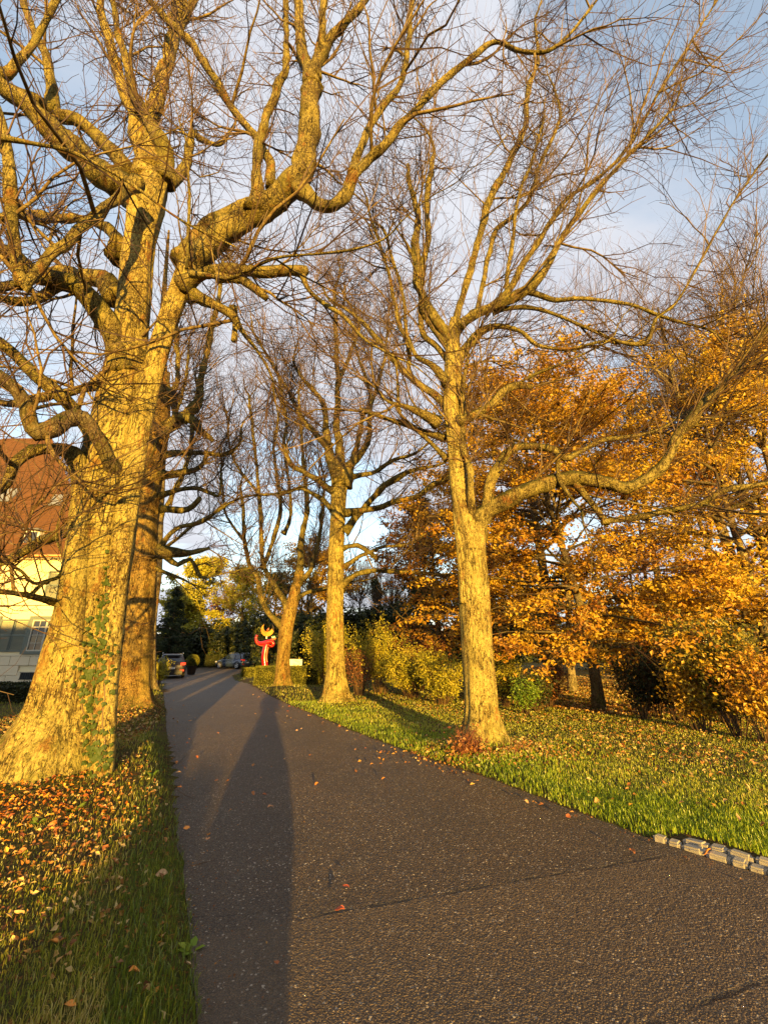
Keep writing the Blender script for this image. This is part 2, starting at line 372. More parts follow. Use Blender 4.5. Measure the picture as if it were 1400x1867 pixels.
t.pbsdf(c, .95, .1, t.bump(fine, .9, .04)); M['soil'] = t.m
link('ground', make_mesh('ground', np.stack([GX, GY, GZ], -1), [Q], True), M['soil'])['kind'] = 'structure'

tri = tessellate_polygon([[Vector((x, y, 0)) for x, y in dp]])
# asphalt: stone chips, patches, bitumen seams
def asphalt():
    t = NT('asphalt'); v = t.map(); w2 = t.noise(v, .55, 5, .6)
    chips = t.vor(v, 95, 'F1', 'Distance'); cc = t.sep(t.vor(v, 95, 'F1', 'Color'))[0]
    chips2 = t.vor(v, 210, 'F1', 'Distance')
    fine = t.noise(v, 160, 3, .7)
    base = t.mix(t.mr(cc, 0, 1), (.070, .046, .028), (.215, .142, .078))
    base = t.mix(t.mr(chips, .25, .55, 0, .85), base, (.018, .015, .013))
    base = t.mix(t.mr(cc, .965, .98, 0, 1), base, (.42, .36, .28))
    base = t.mix(t.mr(w2, .38, .66, 0, .45, True), base, (.035, .029, .024))
    base = t.mix(t.mr(t.noise(v, 3.3, 5, .7), .56, .70, 0, .4, True), base, (.10, .080, .056))
    P = t.sep(v)
    def seam(p, q, wd, wob=.02):
        nonlocal base
        (x0, y0), (x1, y1) = p, q; ln = math.hypot(x1 - x0, y1 - y0); ux, uy = (x1 - x0) / ln, (y1 - y0) / ln
        nx, ny = -uy, ux
        d = t.math('ADD', t.math('ADD', t.math('MULTIPLY', P[0], nx), t.math('MULTIPLY', P[1], ny)), -(x0 * nx + y0 * ny))
        d = t.math('ADD', d, t.math('MULTIPLY', t.math('SUBTRACT', t.noise(v, 3, 4, .6), .5), wob * 4))
        a = t.math('ADD', t.math('ADD', t.math('MULTIPLY', P[0], ux), t.math('MULTIPLY', P[1], uy)), -(x0 * ux + y0 * uy))
        on = t.math('MULTIPLY', t.mr(a, -.05, .12, 0, 1), t.mr(a, ln - .15, ln, 1, 0))
        line = t.math('MULTIPLY', t.mr(t.math('ABSOLUTE', d), wd, wd * .35, 0, 1), on)
        br = t.mr(t.noise(v, 7, 3, .6), .40, .58, .15, 1)
        return d, t.math('MULTIPLY', line, br), on
    def g(x, y): p = ground_at(x, y); return (p.x, p.y)
    d1, l1, on1 = seam(g(540, 1668), g(1225, 1552), .022)
    d2, l2, on2 = seam(g(1150, 1862), g(1500, 1740), .024)
    d3, l3, on3 = seam(g(250, 1672), g(545, 1655), .016)
    near = t.mr(d1, -.03, .0, 1, 0, True)         # the nearer patch has coarser, browner stone
    base = t.mix(t.math('MULTIPLY', near, .35), base, t.mix(cc, (.060, .040, .024), (.17, .12, .07)))
    for l in (l1, l2, l3): base = t.mix(t.math('MULTIPLY', l, .85), base, (.012, .010, .009))
    h = t.math('ADD', t.math('MULTIPLY', t.mr(chips, .0, .6, 1, 0), 1.0), t.math('ADD', t.math('MULTIPLY', t.mr(chips2, 0, .6, 1, 0), .35), t.math('MULTIPLY', fine, .5)))
    for l in (l1, l2): h = t.math('SUBTRACT', h, t.math('MULTIPLY', l, 2.5))
    coarse = t.math('ADD', t.noise(v, 60, 4, .8), t.math('MULTIPLY', t.noise(v, 14, 3, .8), .9))
    dn = t.N.new('ShaderNodeDisplacement'); dn.inputs['Midlevel'].default_value = .5; dn.inputs['Scale'].default_value = 1
    chip_h = t.math('ADD', t.math('MULTIPLY', t.mr(t.vor(v, 105, 'F1', 'Distance'), 0, .7, 1, 0), .0027), t.math('MULTIPLY', coarse, .0024))
    t.L.new(t.math('ADD', chip_h, .475), dn.inputs['Height']); t.L.new(dn.outputs[0], t.out.inputs['Displacement']); t.m.displacement_method = 'BOTH'
    n = t.bump(h, .8, .010)
    t.pbsdf(base, t.mr(cc, 0, 1, .4, .8), .5, n).inputs['Diffuse Roughness'].default_value = .8
    return t.m
M['asphalt'] = asphalt()
bm = bmesh.new()
face = bm.faces.new([bm.verts.new((x, y, 0)) for x, y in dp])
if face.normal.z < 0 or sum(dp[i - 1][0] * dp[i][1] - dp[i][0] * dp[i - 1][1] for i in range(len(dp))) < 0: bmesh.ops.reverse_faces(bm, faces=bm.faces[:])
for c_ in np.arange(-32, 13, .5): bmesh.ops.bisect_plane(bm, geom=bm.verts[:] + bm.edges[:] + bm.faces[:], plane_co=(c_ + .013, 0, 0), plane_no=(1, 0, 0))
for c_ in np.arange(-13, 57, .5): bmesh.ops.bisect_plane(bm, geom=bm.verts[:] + bm.edges[:] + bm.faces[:], plane_co=(0, c_ + .017, 0), plane_no=(0, 1, 0))
me = bpy.data.meshes.new('driveway'); bm.to_mesh(me); bm.free()
drive = tag(link('driveway', me, M['asphalt']), kind='structure')
md = drive.modifiers.new('stone_relief', 'SUBSURF'); md.subdivision_type = 'SIMPLE'
scene.cycles.feature_set = 'EXPERIMENTAL'; scene.cycles.dicing_rate = 1.0; scene.cycles.offscreen_dicing_scale = 12
scene.cycles.dicing_camera = cam
drive.cycles.use_adaptive_subdivision = True

# ------------------------------------------------------------------ tubes for branches
def smooth_path(P, W, step):
    P = np.asarray(P, float); W = np.asarray(W, float); n = len(P)
    outp, outw = [], []
    for i in range(n - 1):
        p0, p1, p2, p3 = P[max(i - 1, 0)], P[i], P[i + 1], P[min(i + 2, n - 1)]
        m = max(2, int(np.linalg.norm(p2 - p1) / step))
        for k in range(m):
            s = k / m
            outp.append(.5 * ((2 * p1) + (-p0 + p2) * s + (2 * p0 - 5 * p1 + 4 * p2 - p3) * s * s + (-p0 + 3 * p1 - 3 * p2 + p3) * s ** 3)); outw.append(W[i] * (1 - s) + W[i + 1] * s)
    outp.append(P[-1]); outw.append(W[-1])
    return np.array(outp), np.array(outw)
def traced(pts, Y0):
    """pts: (x, y, width px, extra distance) down the length of a limb"""
    P, W = [], []
    for q in pts:
        x, y, wpx = q[:3]; dY = q[3] if len(q) > 3 else 0
        p, tt = at(x, y, Y0 + dY); P.append(p); W.append(wpx / 2 / F_PX * tt)
    # a wide lens stretches what lies off its axis: take that out of the measured widths
    xy = np.array([(q[0], q[1]) for q in pts], float); tg = np.gradient(xy, axis=0); tg /= np.linalg.norm(tg, axis=1)[:, None] + 1e-9
    rd = xy - np.array([CX, CY]); rl = np.linalg.norm(rd, axis=1); cs = F_PX / np.hypot(F_PX, rl); nr = np.abs(tg[:, 0] * rd[:, 1] - tg[:, 1] * rd[:, 0]) / (rl + 1e-9)
    W = list(np.array(W) / np.sqrt((nr / cs) ** 2 + (1 - nr ** 2)))
    return np.array(P), np.array(W)
def limb_obj(pts, Y0, parent, mat, name='limb', k=14, collar=True, step=.12, knob=.22, store=None, tip=True):
    P, W = traced(pts, Y0)
    if tip and W[-1] > .012 and not (len(pts[-1]) > 4):      # grow on past the last traced point, thinning out
        d = P[-1] - P[-2]; d /= np.linalg.norm(d); r = W[-1]; ext = []
        for q in range(7):
            d = d + rng.normal(0, .22, 3) + np.array([0, 0, .10]); d /= np.linalg.norm(d)
            r *= .72; ext.append((P[-1] if not ext else ext[-1][0]) + d * (.22 + 8 * r)); ext[-1] = (ext[-1], r)
        P = np.concatenate([P, [e[0] for e in ext]]); W = np.concatenate([W, [max(e[1], .005) for e in ext]])
    P, W = smooth_path(P, W, step)
    s = np.concatenate([[0], np.cumsum(np.linalg.norm(np.diff(P, axis=0), axis=1))])
    if collar: W = W * (1 + (.35 if pts[0][2] < 42 else .08) * np.exp(-s / (W[0] * 1.6 + .02)))
    ph = rng.uniform(0, 50)
    for i in range(len(P)):
        W[i] *= 1 + knob * (noise.noise(Vector((s[i] * 2.3 + ph, ph, 0))) + .6 * noise.noise(Vector((s[i] * 6 + ph, 3, 0))))
        a = min(.55 * W[i], .085)
        P[i] += np.array(noise.noise_vector(Vector((s[i] * 1.7 + ph, 1.5, ph)))) * a
    def disp(p, dirs, r):
        return np.array([1 + .20 * noise.noise(Vector(p * 2.2 + d * 1.3)) + .13 * noise.noise(Vector(p * 8 + d * 2.2)) for d in dirs])
    mb = MB(); mb.tube(P, W, k, True, disp)
    o = mb.obj(name, mat, parent, True)
    if store is not None: store.append((P, W))
    return o
def trunk_mesh(stems, Y0, ground_px=None, k=40, lobes=5, flare=.35, fl_h=.4, ph=0.0, step=.09, ridges=.05):
    mb = MB(); paths = []
    for si, pts in enumerate(stems):
        P, W = traced(pts, Y0)
        if P[0][2] < .6:
            P = np.concatenate([[P[0] * [1, 1, 0] + [0, 0, -.2]], P]); W = np.concatenate([[W[0] * 1.08], W])
        P, W = smooth_path(P, W, step)
        def disp(p, dirs, r, si=si):
            z = p[2]; fe = math.exp(-max(z, 0) / fl_h) if si == 0 else 0; res = []
            for d in dirs:
                a = math.atan2(d[1], d[0])
                m = 1 + flare * fe * (.25 + .6 * math.cos(lobes * a + ph) + .35 * math.cos((lobes - 2) * a + ph * 2.3))
                q = p + d * r
                m += ridges * math.cos(7 * a + 1.5 * math.sin(z * .9) + ph) + .5 * ridges * math.cos(13 * a + 2 * math.sin(z * 1.3 + ph))
                m += .10 * noise.noise(Vector((q[0] * 1.6, q[1] * 1.6, q[2] * .8))) + .035 * noise.noise(Vector((q[0] * 6, q[1] * 6, q[2] * 2.5))) + .018 * noise.noise(Vector((q[0] * 17, q[1] * 17, q[2] * 8)))
                res.append(m)
            return np.array(res)
        mb.tube(P, W, k if si == 0 else 24, True, disp); paths.append((P, W))
    return mb, paths

# vectorised thin branches
def twig_mesh(groups, k=3):
    Vs, Fs, off = [], [], 0
    for P, Rr in groups:
        Mn, n, _ = P.shape
        T = np.gradient(P, axis=1); T /= np.linalg.norm(T, axis=2, keepdims=True) + 1e-9
        ref = np.where(np.abs(T[:, :1, 2:3]) > .8, np.array([1., 0, 0]), np.array([0, 0, 1.])); ref = np.broadcast_to(ref, T.shape)
        U = np.cross(T, ref); U /= np.linalg.norm(U, axis=2, keepdims=True) + 1e-9; W2 = np.cross(T, U)
        ang = np.arange(k) * 2 * math.pi / k
        V = P[:, :, None, :] + (np.cos(ang)[None, None, :, None] * U[:, :, None, :] + np.sin(ang)[None, None, :, None] * W2[:, :, None, :]) * Rr[:, :, None, None]
        m, i, j = np.meshgrid(np.arange(Mn), np.arange(n - 1), np.arange(k), indexing='ij'); b = off + m * n * k; j2 = (j + 1) % k
        Fs.append(np.stack([b + i * k + j, b + i * k + j2, b + (i + 1) * k + j2, b + (i + 1) * k + j], -1).reshape(-1, 4))
        Vs.append(V.reshape(-1, 3)); off += Mn * n * k
    return np.concatenate(Vs), np.concatenate(Fs)
def unit(v): return v / (np.linalg.norm(v, axis=-1, keepdims=True) + 1e-9)
def samp_paths(paths, n, rmax=9, tmin=.12):
    """random points along hand-traced limbs, denser where they are long and thin"""
    segs = []
    for P, Wd in paths:
        m = len(P); i0 = int(m * tmin)
        for i in range(i0, m - 1):
            if Wd[i] < rmax: segs.append((P[i], P[i + 1], Wd[i], np.linalg.norm(P[i + 1] - P[i]) * (1 + .4 * i / m)))
    wt = np.array([s[3] for s in segs]); idx = rng.choice(len(segs), n, p=wt / wt.sum()); u = rng.random((n, 1))
    A = np.array([segs[i][0] for i in idx]); B = np.array([segs[i][1] for i in idx])
    return A + (B - A) * u, unit(B - A), np.array([segs[i][2] for i in idx])
def samp_arr(P, Rr, n, tmin=.1, tmax=.98):
    M_, k, _ = P.shape; idx = rng.integers(0, M_, n); t_ = rng.uniform(tmin, tmax, n) * (k - 1); i = np.minimum(t_.astype(int), k - 2); f = (t_ - i)[:, None]
    A = P[idx, i]; B = P[idx, i + 1]
    return A + (B - A) * f, unit(B - A), Rr[idx, i] * (1 - f[:, 0]) + Rr[idx, i + 1] * f[:, 0]
def shoots(pos, tan, length, r0, ang, nseg=6, up=.1, wob=.18, spread=.25, rtip=.35, out=None, outw=0.0, grav=0.0, curl=0.0):
    n = len(pos); rv = unit(rng.normal(size=(n, 3))); perp = unit(rv - tan * np.sum(rv * tan, 1, keepdims=True))
    a = R(ang) * (1 + rng.normal(0, spread, (n, 1)))
    d = tan * np.cos(a) + perp * np.sin(a); d[:, 2] += up * 2
    if out is not None: d = d + outw * out(pos)
    d = unit(d)
    bend = rng.normal(0, 1, (n, 3)) * curl
    P = np.empty((n, nseg + 1, 3)); P[:, 0] = pos
    st = (np.asarray(length) / nseg).reshape(-1, 1)
    for i in range(nseg):
        P[:, i + 1] = P[:, i] + d * st
        d = d + rng.normal(0, wob, (n, 3)) + bend; d[:, 2] += up - grav * (i / nseg)
        d = unit(d)
    s = np.linspace(0, 1, nseg + 1)[None, :]
    return P, np.asarray(r0).reshape(-1, 1) * (1 - (1 - rtip) * s)
def crown_branches(paths, parent, n1, n2, n3, n4=0, l1=(1.2, 3.0), l2=(.6, 1.7), l3=(.25, .8), l4=(.12, .4), r=(.024, .010, .0055, .004), rmax=.22, up=.12, out=None, outw=0, seg=(7, 5, 4), mat='twig', curl=.05, tmin=.12):
    seg = (seg[0], seg[1] - 1, seg[2] - 1)
    p, tn, rr = samp_paths(paths, n1, rmax, tmin)
    rad = np.minimum(rr * .7, r[0] * rng.uniform(.55, 1.35, n1))
    P1, R1 = shoots(p, tn, rng.uniform(*l1, n1) * (.5 + .5 * rad / r[0]).clip(.5, 1.2), rad, 55, seg[0], up, .16, .35, .3, out, outw, curl=curl)
    V, Fq = twig_mesh([(P1, R1)], 5)
    tag(link('branches', make_mesh('branches', V, [Fq], True), M['branch'], parent), kind='stuff')
    p, tn, rr = samp_arr(P1, R1, n2, .1, 1)
    pb, tb, rb = samp_paths(paths, n2 // 3, rmax, tmin)
    p = np.concatenate([p, pb]); tn = np.concatenate([tn, tb]); rr = np.concatenate([rr, rb]); m = len(p)
    P2, R2 = shoots(p, tn, rng.uniform(*l2, m), np.minimum(rr * .85, r[1] * rng.uniform(.5, 1.7, m)), 42, seg[1], up * .9, .17, .4, .4, out, outw * .6, curl=curl)
    p, tn, rr = samp_arr(P2, R2, n3, .1, 1)
    P3, R3 = shoots(p, tn, rng.uniform(*l3, n3), np.minimum(rr * .9, r[2] * rng.uniform(.7, 1.4, n3)), 44, seg[2], up * .5, .26, .4, .5, curl=curl)
    gr = [(P2, R2), (P3, R3)]
    if n4:
        p, tn, rr = samp_arr(P3, R3, n4, .1, 1)
        gr.append(shoots(p, tn, rng.uniform(*l4, n4), np.minimum(rr, r[3]), 40, 2, up * .3, .15, .4, .6))
    V, Fq = twig_mesh(gr, 3)
    tag(link('twigs', make_mesh('twigs', V, [Fq], False), M[mat], parent), kind='stuff')
    return P1, R1

def leaf_cloud(pos, size, nrm_bias=(0, 0, .6), fold=.18, aspect=.62, jit=.35, ori=None):
    """rhombic leaves with a fold down the middle: 4 corners, 2 triangles each"""
    n = len(pos); sz = size * rng.uniform(1 - jit, 1 + jit, (n, 1))
    nr = unit(rng.normal(size=(n, 3)) + np.array(nrm_bias) * 1.6)
    a = rng.normal(size=(n, 3)) if ori is None else ori + rng.normal(0, .5, (n, 3)); a = unit(a - nr * np.sum(a * nr, 1, keepdims=True)); b = np.cross(nr, a)
    V = np.stack([pos - a * sz * .5, pos + b * sz * aspect * .5 + nr * sz * fold, pos + a * sz * .5, pos - b * sz * aspect * .5 + nr * sz * fold], 1)
    i = np.arange(n)[:, None] * 4
    Fq = np.concatenate([i + [0, 1, 2], i + [0, 2, 3]], 1).reshape(-1, 3)
    return V.reshape(-1, 3), Fq
def foliage(name, pos, size, mat, parent, rnd=None, kind='stuff', **kw):
    V, Fq = leaf_cloud(pos, size, **kw)
    rv = (rng.random(len(pos)) if rnd is None else np.clip(rnd + rng.normal(0, .16, len(pos)), 0, 1))
    me = make_mesh(name, V, [Fq], False, np.repeat(rv, 2))
    return tag(link(name, me, M[mat], parent), kind=kind)

# ------------------------------------------------------------------ the six avenue trees
def outv(cx, cy):
    def f(p):
        v = p - np.array([cx, cy, 0]); v[:, 2] = 0; return unit(v)
    return f
def tree_thing(label, x, y, name='bare_tree', group='bare avenue trees beside the driveway'):
    return thing(name, label, 'tree', (x, y, 0), 0, group)

# --- tree 1: the huge one on the left
T1 = tree_thing('huge bare tree with ivy-grown yellow lichen trunk, nearest the camera on the left verge', -4.35, 6.05)
Y1 = 6.15
stems1 = [[(85, 1425, 236, 0), (100, 1385, 200, 0), (116, 1340, 176, .05), (133, 1280, 152, .1), (148, 1200, 140, .1), (167, 1100, 126, .1), (184, 1000, 120, .1), (200, 900, 116, .1), (213, 800, 104, .1), (224, 700, 80, .1), (238, 600, 68, .1), (248, 500, 62, .1), (256, 430, 60, .05), (268, 370, 72, 0), (282, 330, 56, 0), (288, 300, 30, 0)],
          [(184, 1412, 44, -.28), (188, 1350, 46, -.26), (195, 1250, 42, -.2), (204, 1150, 42, -.15), (215, 1050, 42, -.12), (228, 950, 44, -.1), (241, 860, 44, -.08), (254, 780, 46, -.05), (273, 700, 44, 0), (298, 610, 40, 0), (321, 545, 40, -.05), (345, 490, 48, -.1)],
          [(130, 1180, 44, -.32), (138, 1080, 50, -.3), (146, 980, 50, -.28), (152, 900, 46, -.2), (154, 860, 36, -.1), (158, 830, 20, 0)]]
mb, p1 = trunk_mesh(stems1, Y1, k=80, lobes=5, flare=.34, fl_h=.38, ph=.7, step=.06, ridges=.05)
trunk1 = mb.obj('trunk', M['bark_big'], T1, True)
st1 = []
limbs1 = [
    [(335, 505, 46), (365, 462, 48), (405, 432, 50), (470, 385, 52, -.1), (525, 345, 54, -.2), (553, 305, 46, -.3), (562, 240, 38, -.4), (567, 170, 34, -.5), (580, 110, 24, -.5), (610, 60, 20, -.6), (650, 20, 17, -.7), (700, -50, 13, -.8)],
    [(545, 340, 34, -.3), (575, 366, 26, -.4), (605, 372, 24, -.5), (632, 350, 22, -.5), (645, 318, 20, -.6), (672, 290, 18, -.6), (705, 262, 18, -.7), (745, 212, 15, -.8), (800, 155, 14, -.9), (860, 105, 13, -1), (903, 76, 12, -1), (945, 92, 10, -1.1), (1000, 92, 8, -1.2), (1050, 48, 6, -1.3), (1092, -5, 4, -1.4)],
    [(640, 318, 16, -.6), (660, 260, 15, -.5), (690, 205, 13, -.5), (728, 155, 12, -.5), (742, 100, 10, -.6), (748, 40, 9, -.6), (754, -30, 7, -.7)],
    [(568, 165, 26, -.5), (556, 110, 20, -.4), (546, 50, 18, -.4), (542, -20, 15, -.4)],
    [(575, 140, 20, -.5), (582, 90, 14, -.6), (588, 40, 13, -.7), (592, -20, 12, -.8)],
    [(460, 388, 26, -.2), (466, 330, 21, -.3), (472, 270, 19, -.3), (486, 215, 19, -.3), (505, 165, 17, -.3), (521, 125, 15, -.3), (522, 60, 10, -.3), (521, -10, 9, -.3)],
    [(497, 340, 18, .1), (492, 300, 16, .1), (470, 255, 14, 0), (440, 222, 15, -.1), (415, 185, 14, -.2), (385, 130, 14, -.3), (345, 75, 15, -.4), (300, 30, 12, -.5), (250, -25, 9, -.6)],
    [(275, 335, 52, 0), (262, 290, 34, 0), (250, 235, 30, 0), (238, 190, 22, -.1), (215, 140, 19, -.2), (202, 85, 17, -.3), (190, 35, 14, -.3), (182, -20, 12, -.3)],
    [(290, 325, 50, 0), (283, 275, 38, 0), (274, 230, 36, .05), (290, 175, 30, .1), (306, 120, 27, .1), (316, 70, 28, .1), (322, 25, 27, .1), (330, -40, 24, .1)],
    [(320, 50, 22, 0), (345, 20, 19, .1), (365, -30, 17, .1)],
    [(308, 335, 30, .05), (335, 308, 22, .12), (346, 265, 17, .2), (352, 240, 17, .2), (368, 255, 13, .2), (400, 262, 10, .2), (418, 240, 8, .2)],
    [(295, 330, 40, 0), (303, 292, 30, -.1), (290, 255, 27, -.2), (268, 215, 21, -.2), (247, 175, 18, -.3), (235, 130, 15, -.4), (215, 60, 12, -.5), (200, -20, 9, -.6)],
    [(262, 385, 44, 0), (240, 352, 46, -.1), (205, 325, 46, -.3), (165, 300, 44, -.4), (120, 260, 42, -.6), (78, 222, 38, -.8), (45, 190, 30, -1), (0, 150, 26, -1.2), (-60, 100, 20, -1.4)],
    [(240, 318, 34, 0), (212, 285, 24, -.1), (175, 245, 23, -.1), (135, 215, 24, -.2), (98, 198, 27, -.3), (92, 150, 20, -.4), (84, 100, 17, -.5), (60, 50, 14, -.6), (40, -10, 12, -.7)],
    [(100, 200, 22, -.3), (55, 178, 20, -.5), (15, 162, 18, -.6), (-30, 140, 15, -.8)],
    [(225, 465, 40, .3), (205, 425, 20, .4), (165, 405, 16, .6), (110, 398, 17, .8), (50, 390, 18, 1), (-20, 400, 16, 1.2)],
    [(248, 335, 30, -.7), (200, 372, 24, -1.2), (140, 425, 24, -1.5), (90, 470, 25, -1.7), (50, 515, 26, -1.9), (38, 520, 24, -1.9), (30, 470, 24, -2), (22, 410, 24, -2.1), (18, 340, 26, -2.2), (12, 270, 24, -2.3), (-10, 190, 20, -2.5)],
    [(232, 680, 40, 0), (212, 630, 40, -.1), (194, 590, 42, -.2), (172, 548, 36, -.4), (140, 522, 34, -.6), (100, 508, 32, -.8), (60, 498, 30, -1), (20, 468, 28, -1.2), (-30, 450, 24, -1.4)],
    [(215, 545, 42, .2), (190, 515, 30, .3), (150, 502, 28, .3), (100, 495, 22, .4), (40, 520, 18, .5), (-30, 530, 16, .6)],
    [(110, 520, 22, -.6), (60, 545, 18, -.8), (25, 548, 16, -1), (-20, 535, 14, -1.2)],
    [(222, 880, 20, 0), (208, 850, 28, -.3), (194, 822, 27, -.48), (176, 788, 26, -.62), (152, 764, 30, -.75), (118, 766, 38, -.9), (82, 788, 38, -1.1), (62, 782, 30, -1.2), (52, 742, 26, -1.3), (28, 705, 24, -1.4), (0, 684, 23, -1.5), (-60, 650, 20, -1.8)],
    [(160, 850, 30, 0), (168, 800, 26, -.2), (140, 752, 24, -.4), (105, 715, 24, -.7), (60, 680, 22, -.9), (0, 625, 20, -1.1), (-50, 600, 18, -1.2)],
    [(158, 905, 34, -.15), (148, 860, 38, -.25), (132, 825, 30, -.35), (105, 818, 22, -.4), (62, 822, 22, -.6), (30, 845, 20, -.8), (12, 880, 20, -.9), (-20, 905, 16, -1)],
    [(200, 705, 22, .1), (150, 708, 16, .3), (95, 722, 16, .6), (30, 735, 14, .9), (-20, 730, 12, 1)],
    [(125, 1110, 16, .1), (90, 1098, 14, -.3), (50, 1087, 11, -.8), (0, 1078, 10, -1.3), (-40, 1080, 8, -1.5)],
    [(52, 1088, 8, -.8), (80, 1062, 8, -.5), (108, 1050, 8, -.2), (116, 1020, 6, 0), (104, 985, 6, .2)],
    [(85, 1062, 7, -.3), (60, 1064, 7, -.6), (40, 1042, 6, -.9), (18, 1030, 5, -1.1), (-10, 1018, 4, -1.3)],
    [(155, 945, 26, .6), (115, 972, 20, .9), (70, 990, 18, 1.2), (30, 1015, 16, 1.5), (-20, 1035, 14, 1.8)],
    [(330, 525, 30, -.1), (370, 496, 24, -.3), (420, 492, 24, -.5), (480, 494, 23, -.7), (530, 492, 22, -.8), (556, 495, 22, -.9, 1)],
    [(550, 498, 12, -.85), (562, 528, 9, -.9), (590, 553, 9, -1), (628, 578, 7, -1.1), (668, 620, 6, -1.2), (720, 650, 4, -1.3)],
    [(345, 535, 28, 0), (390, 555, 18, -.1), (420, 572, 15, -.1), (438, 598, 10, 0), (470, 640, 6, .2), (495, 685, 5, .3)],
    [(395, 505, 18, -.4), (440, 510, 14, -.5), (466, 525, 18, -.6), (486, 543, 12, -.6, 1)],
    [(425, 560, 11, 0), (428, 590, 11, 0), (427, 620, 12, 0, 1)],
    [(330, 480, 36, .2), (350, 440, 28, .3), (385, 400, 26, .4), (440, 375, 22, .5), (490, 350, 15, .6), (560, 300, 10, .7)],
    [(350, 500, 14, -.8), (420, 505, 8, -1.1), (480, 478, 7, -1.4), (540, 465, 6, -1.7), (640, 455, 5, -2), (700, 435, 4, -2.2)],
    [(340, 488, 5, -1.5), (343, 430, 6, -1.6), (345, 350, 6, -1.7), (340, 260, 5, -1.8)],
    [(-60, 60, 22, -1.3), (0, 130, 24, -1.2), (40, 105, 20, -1.2), (75, 55, 18, -1.2), (105, 0, 17, -1.3), (125, -50, 15, -1.3)],
    [(0, 250, 14, -2.6), (60, 262, 9, -2.6), (130, 275, 7, -2.6), (230, 330, 6, -2.5), (330, 400, 4, -2.4), (430, 450, 3, -2.3)],
]
for l in limbs1: limb_obj(l, Y1, T1, M['bark_dark'] if l[0][0] == 222 else M['bark_limb'] if l[0][2] < 50 else M['bark_big'], store=st1, k=18 if l[0][2] > 30 else 10, step=.09)
crown_branches(st1, T1, 230, 2000, 8000, 5000, l1=(.9, 3.2), l2=(.7, 2.2), l3=(.25, .9), r=(.030, .011, .0058, .0036), rmax=.20, up=.10, curl=.06)

low = [st1[i] for i, l in enumerate(limbs1) if l[0][0] < 225 and l[0][1] > 700]
crown_branches(low, T1, 40, 320, 1300, 800, l1=(.8, 2.2), l2=(.6, 1.6), l3=(.25, .8), r=(.018, .009, .0055, .0036), rmax=.2, up=.05, curl=.07, tmin=.5)

# --- right tree
TR = tree_thing('bare lichen-yellow tree right of the driveway with one long limb reaching far right', 1.78, 8.2)
YR = 8.2
stemsR = [[(882, 1368, 100, 0), (880, 1340, 80, 0), (877, 1290, 61, 0), (872, 1200, 57), (868, 1140, 56), (864, 1085, 55), (861, 1034, 52), (859, 985, 50), (852, 950, 46), (842, 915, 36), (834, 870, 32), (829, 800, 31), (823, 740, 29), (826, 680, 31), (826, 630, 27), (825, 605, 19), (826, 580, 10)],
          [(866, 1080, 30, -.12), (868, 1000, 34, -.12), (872, 960, 34, -.1), (884, 930, 32, -.05)],
          [(846, 1100, 16, -.12), (842, 1020, 18, -.1), (836, 960, 18, 0), (832, 900, 18, 0)]]
mb, pR = trunk_mesh(stemsR, YR, k=64, lobes=4, flare=.75, fl_h=.26, ph=2.1, step=.06, ridges=.03)
trunkR = mb.obj('trunk', M['bark_big'], TR, True)
stR = []
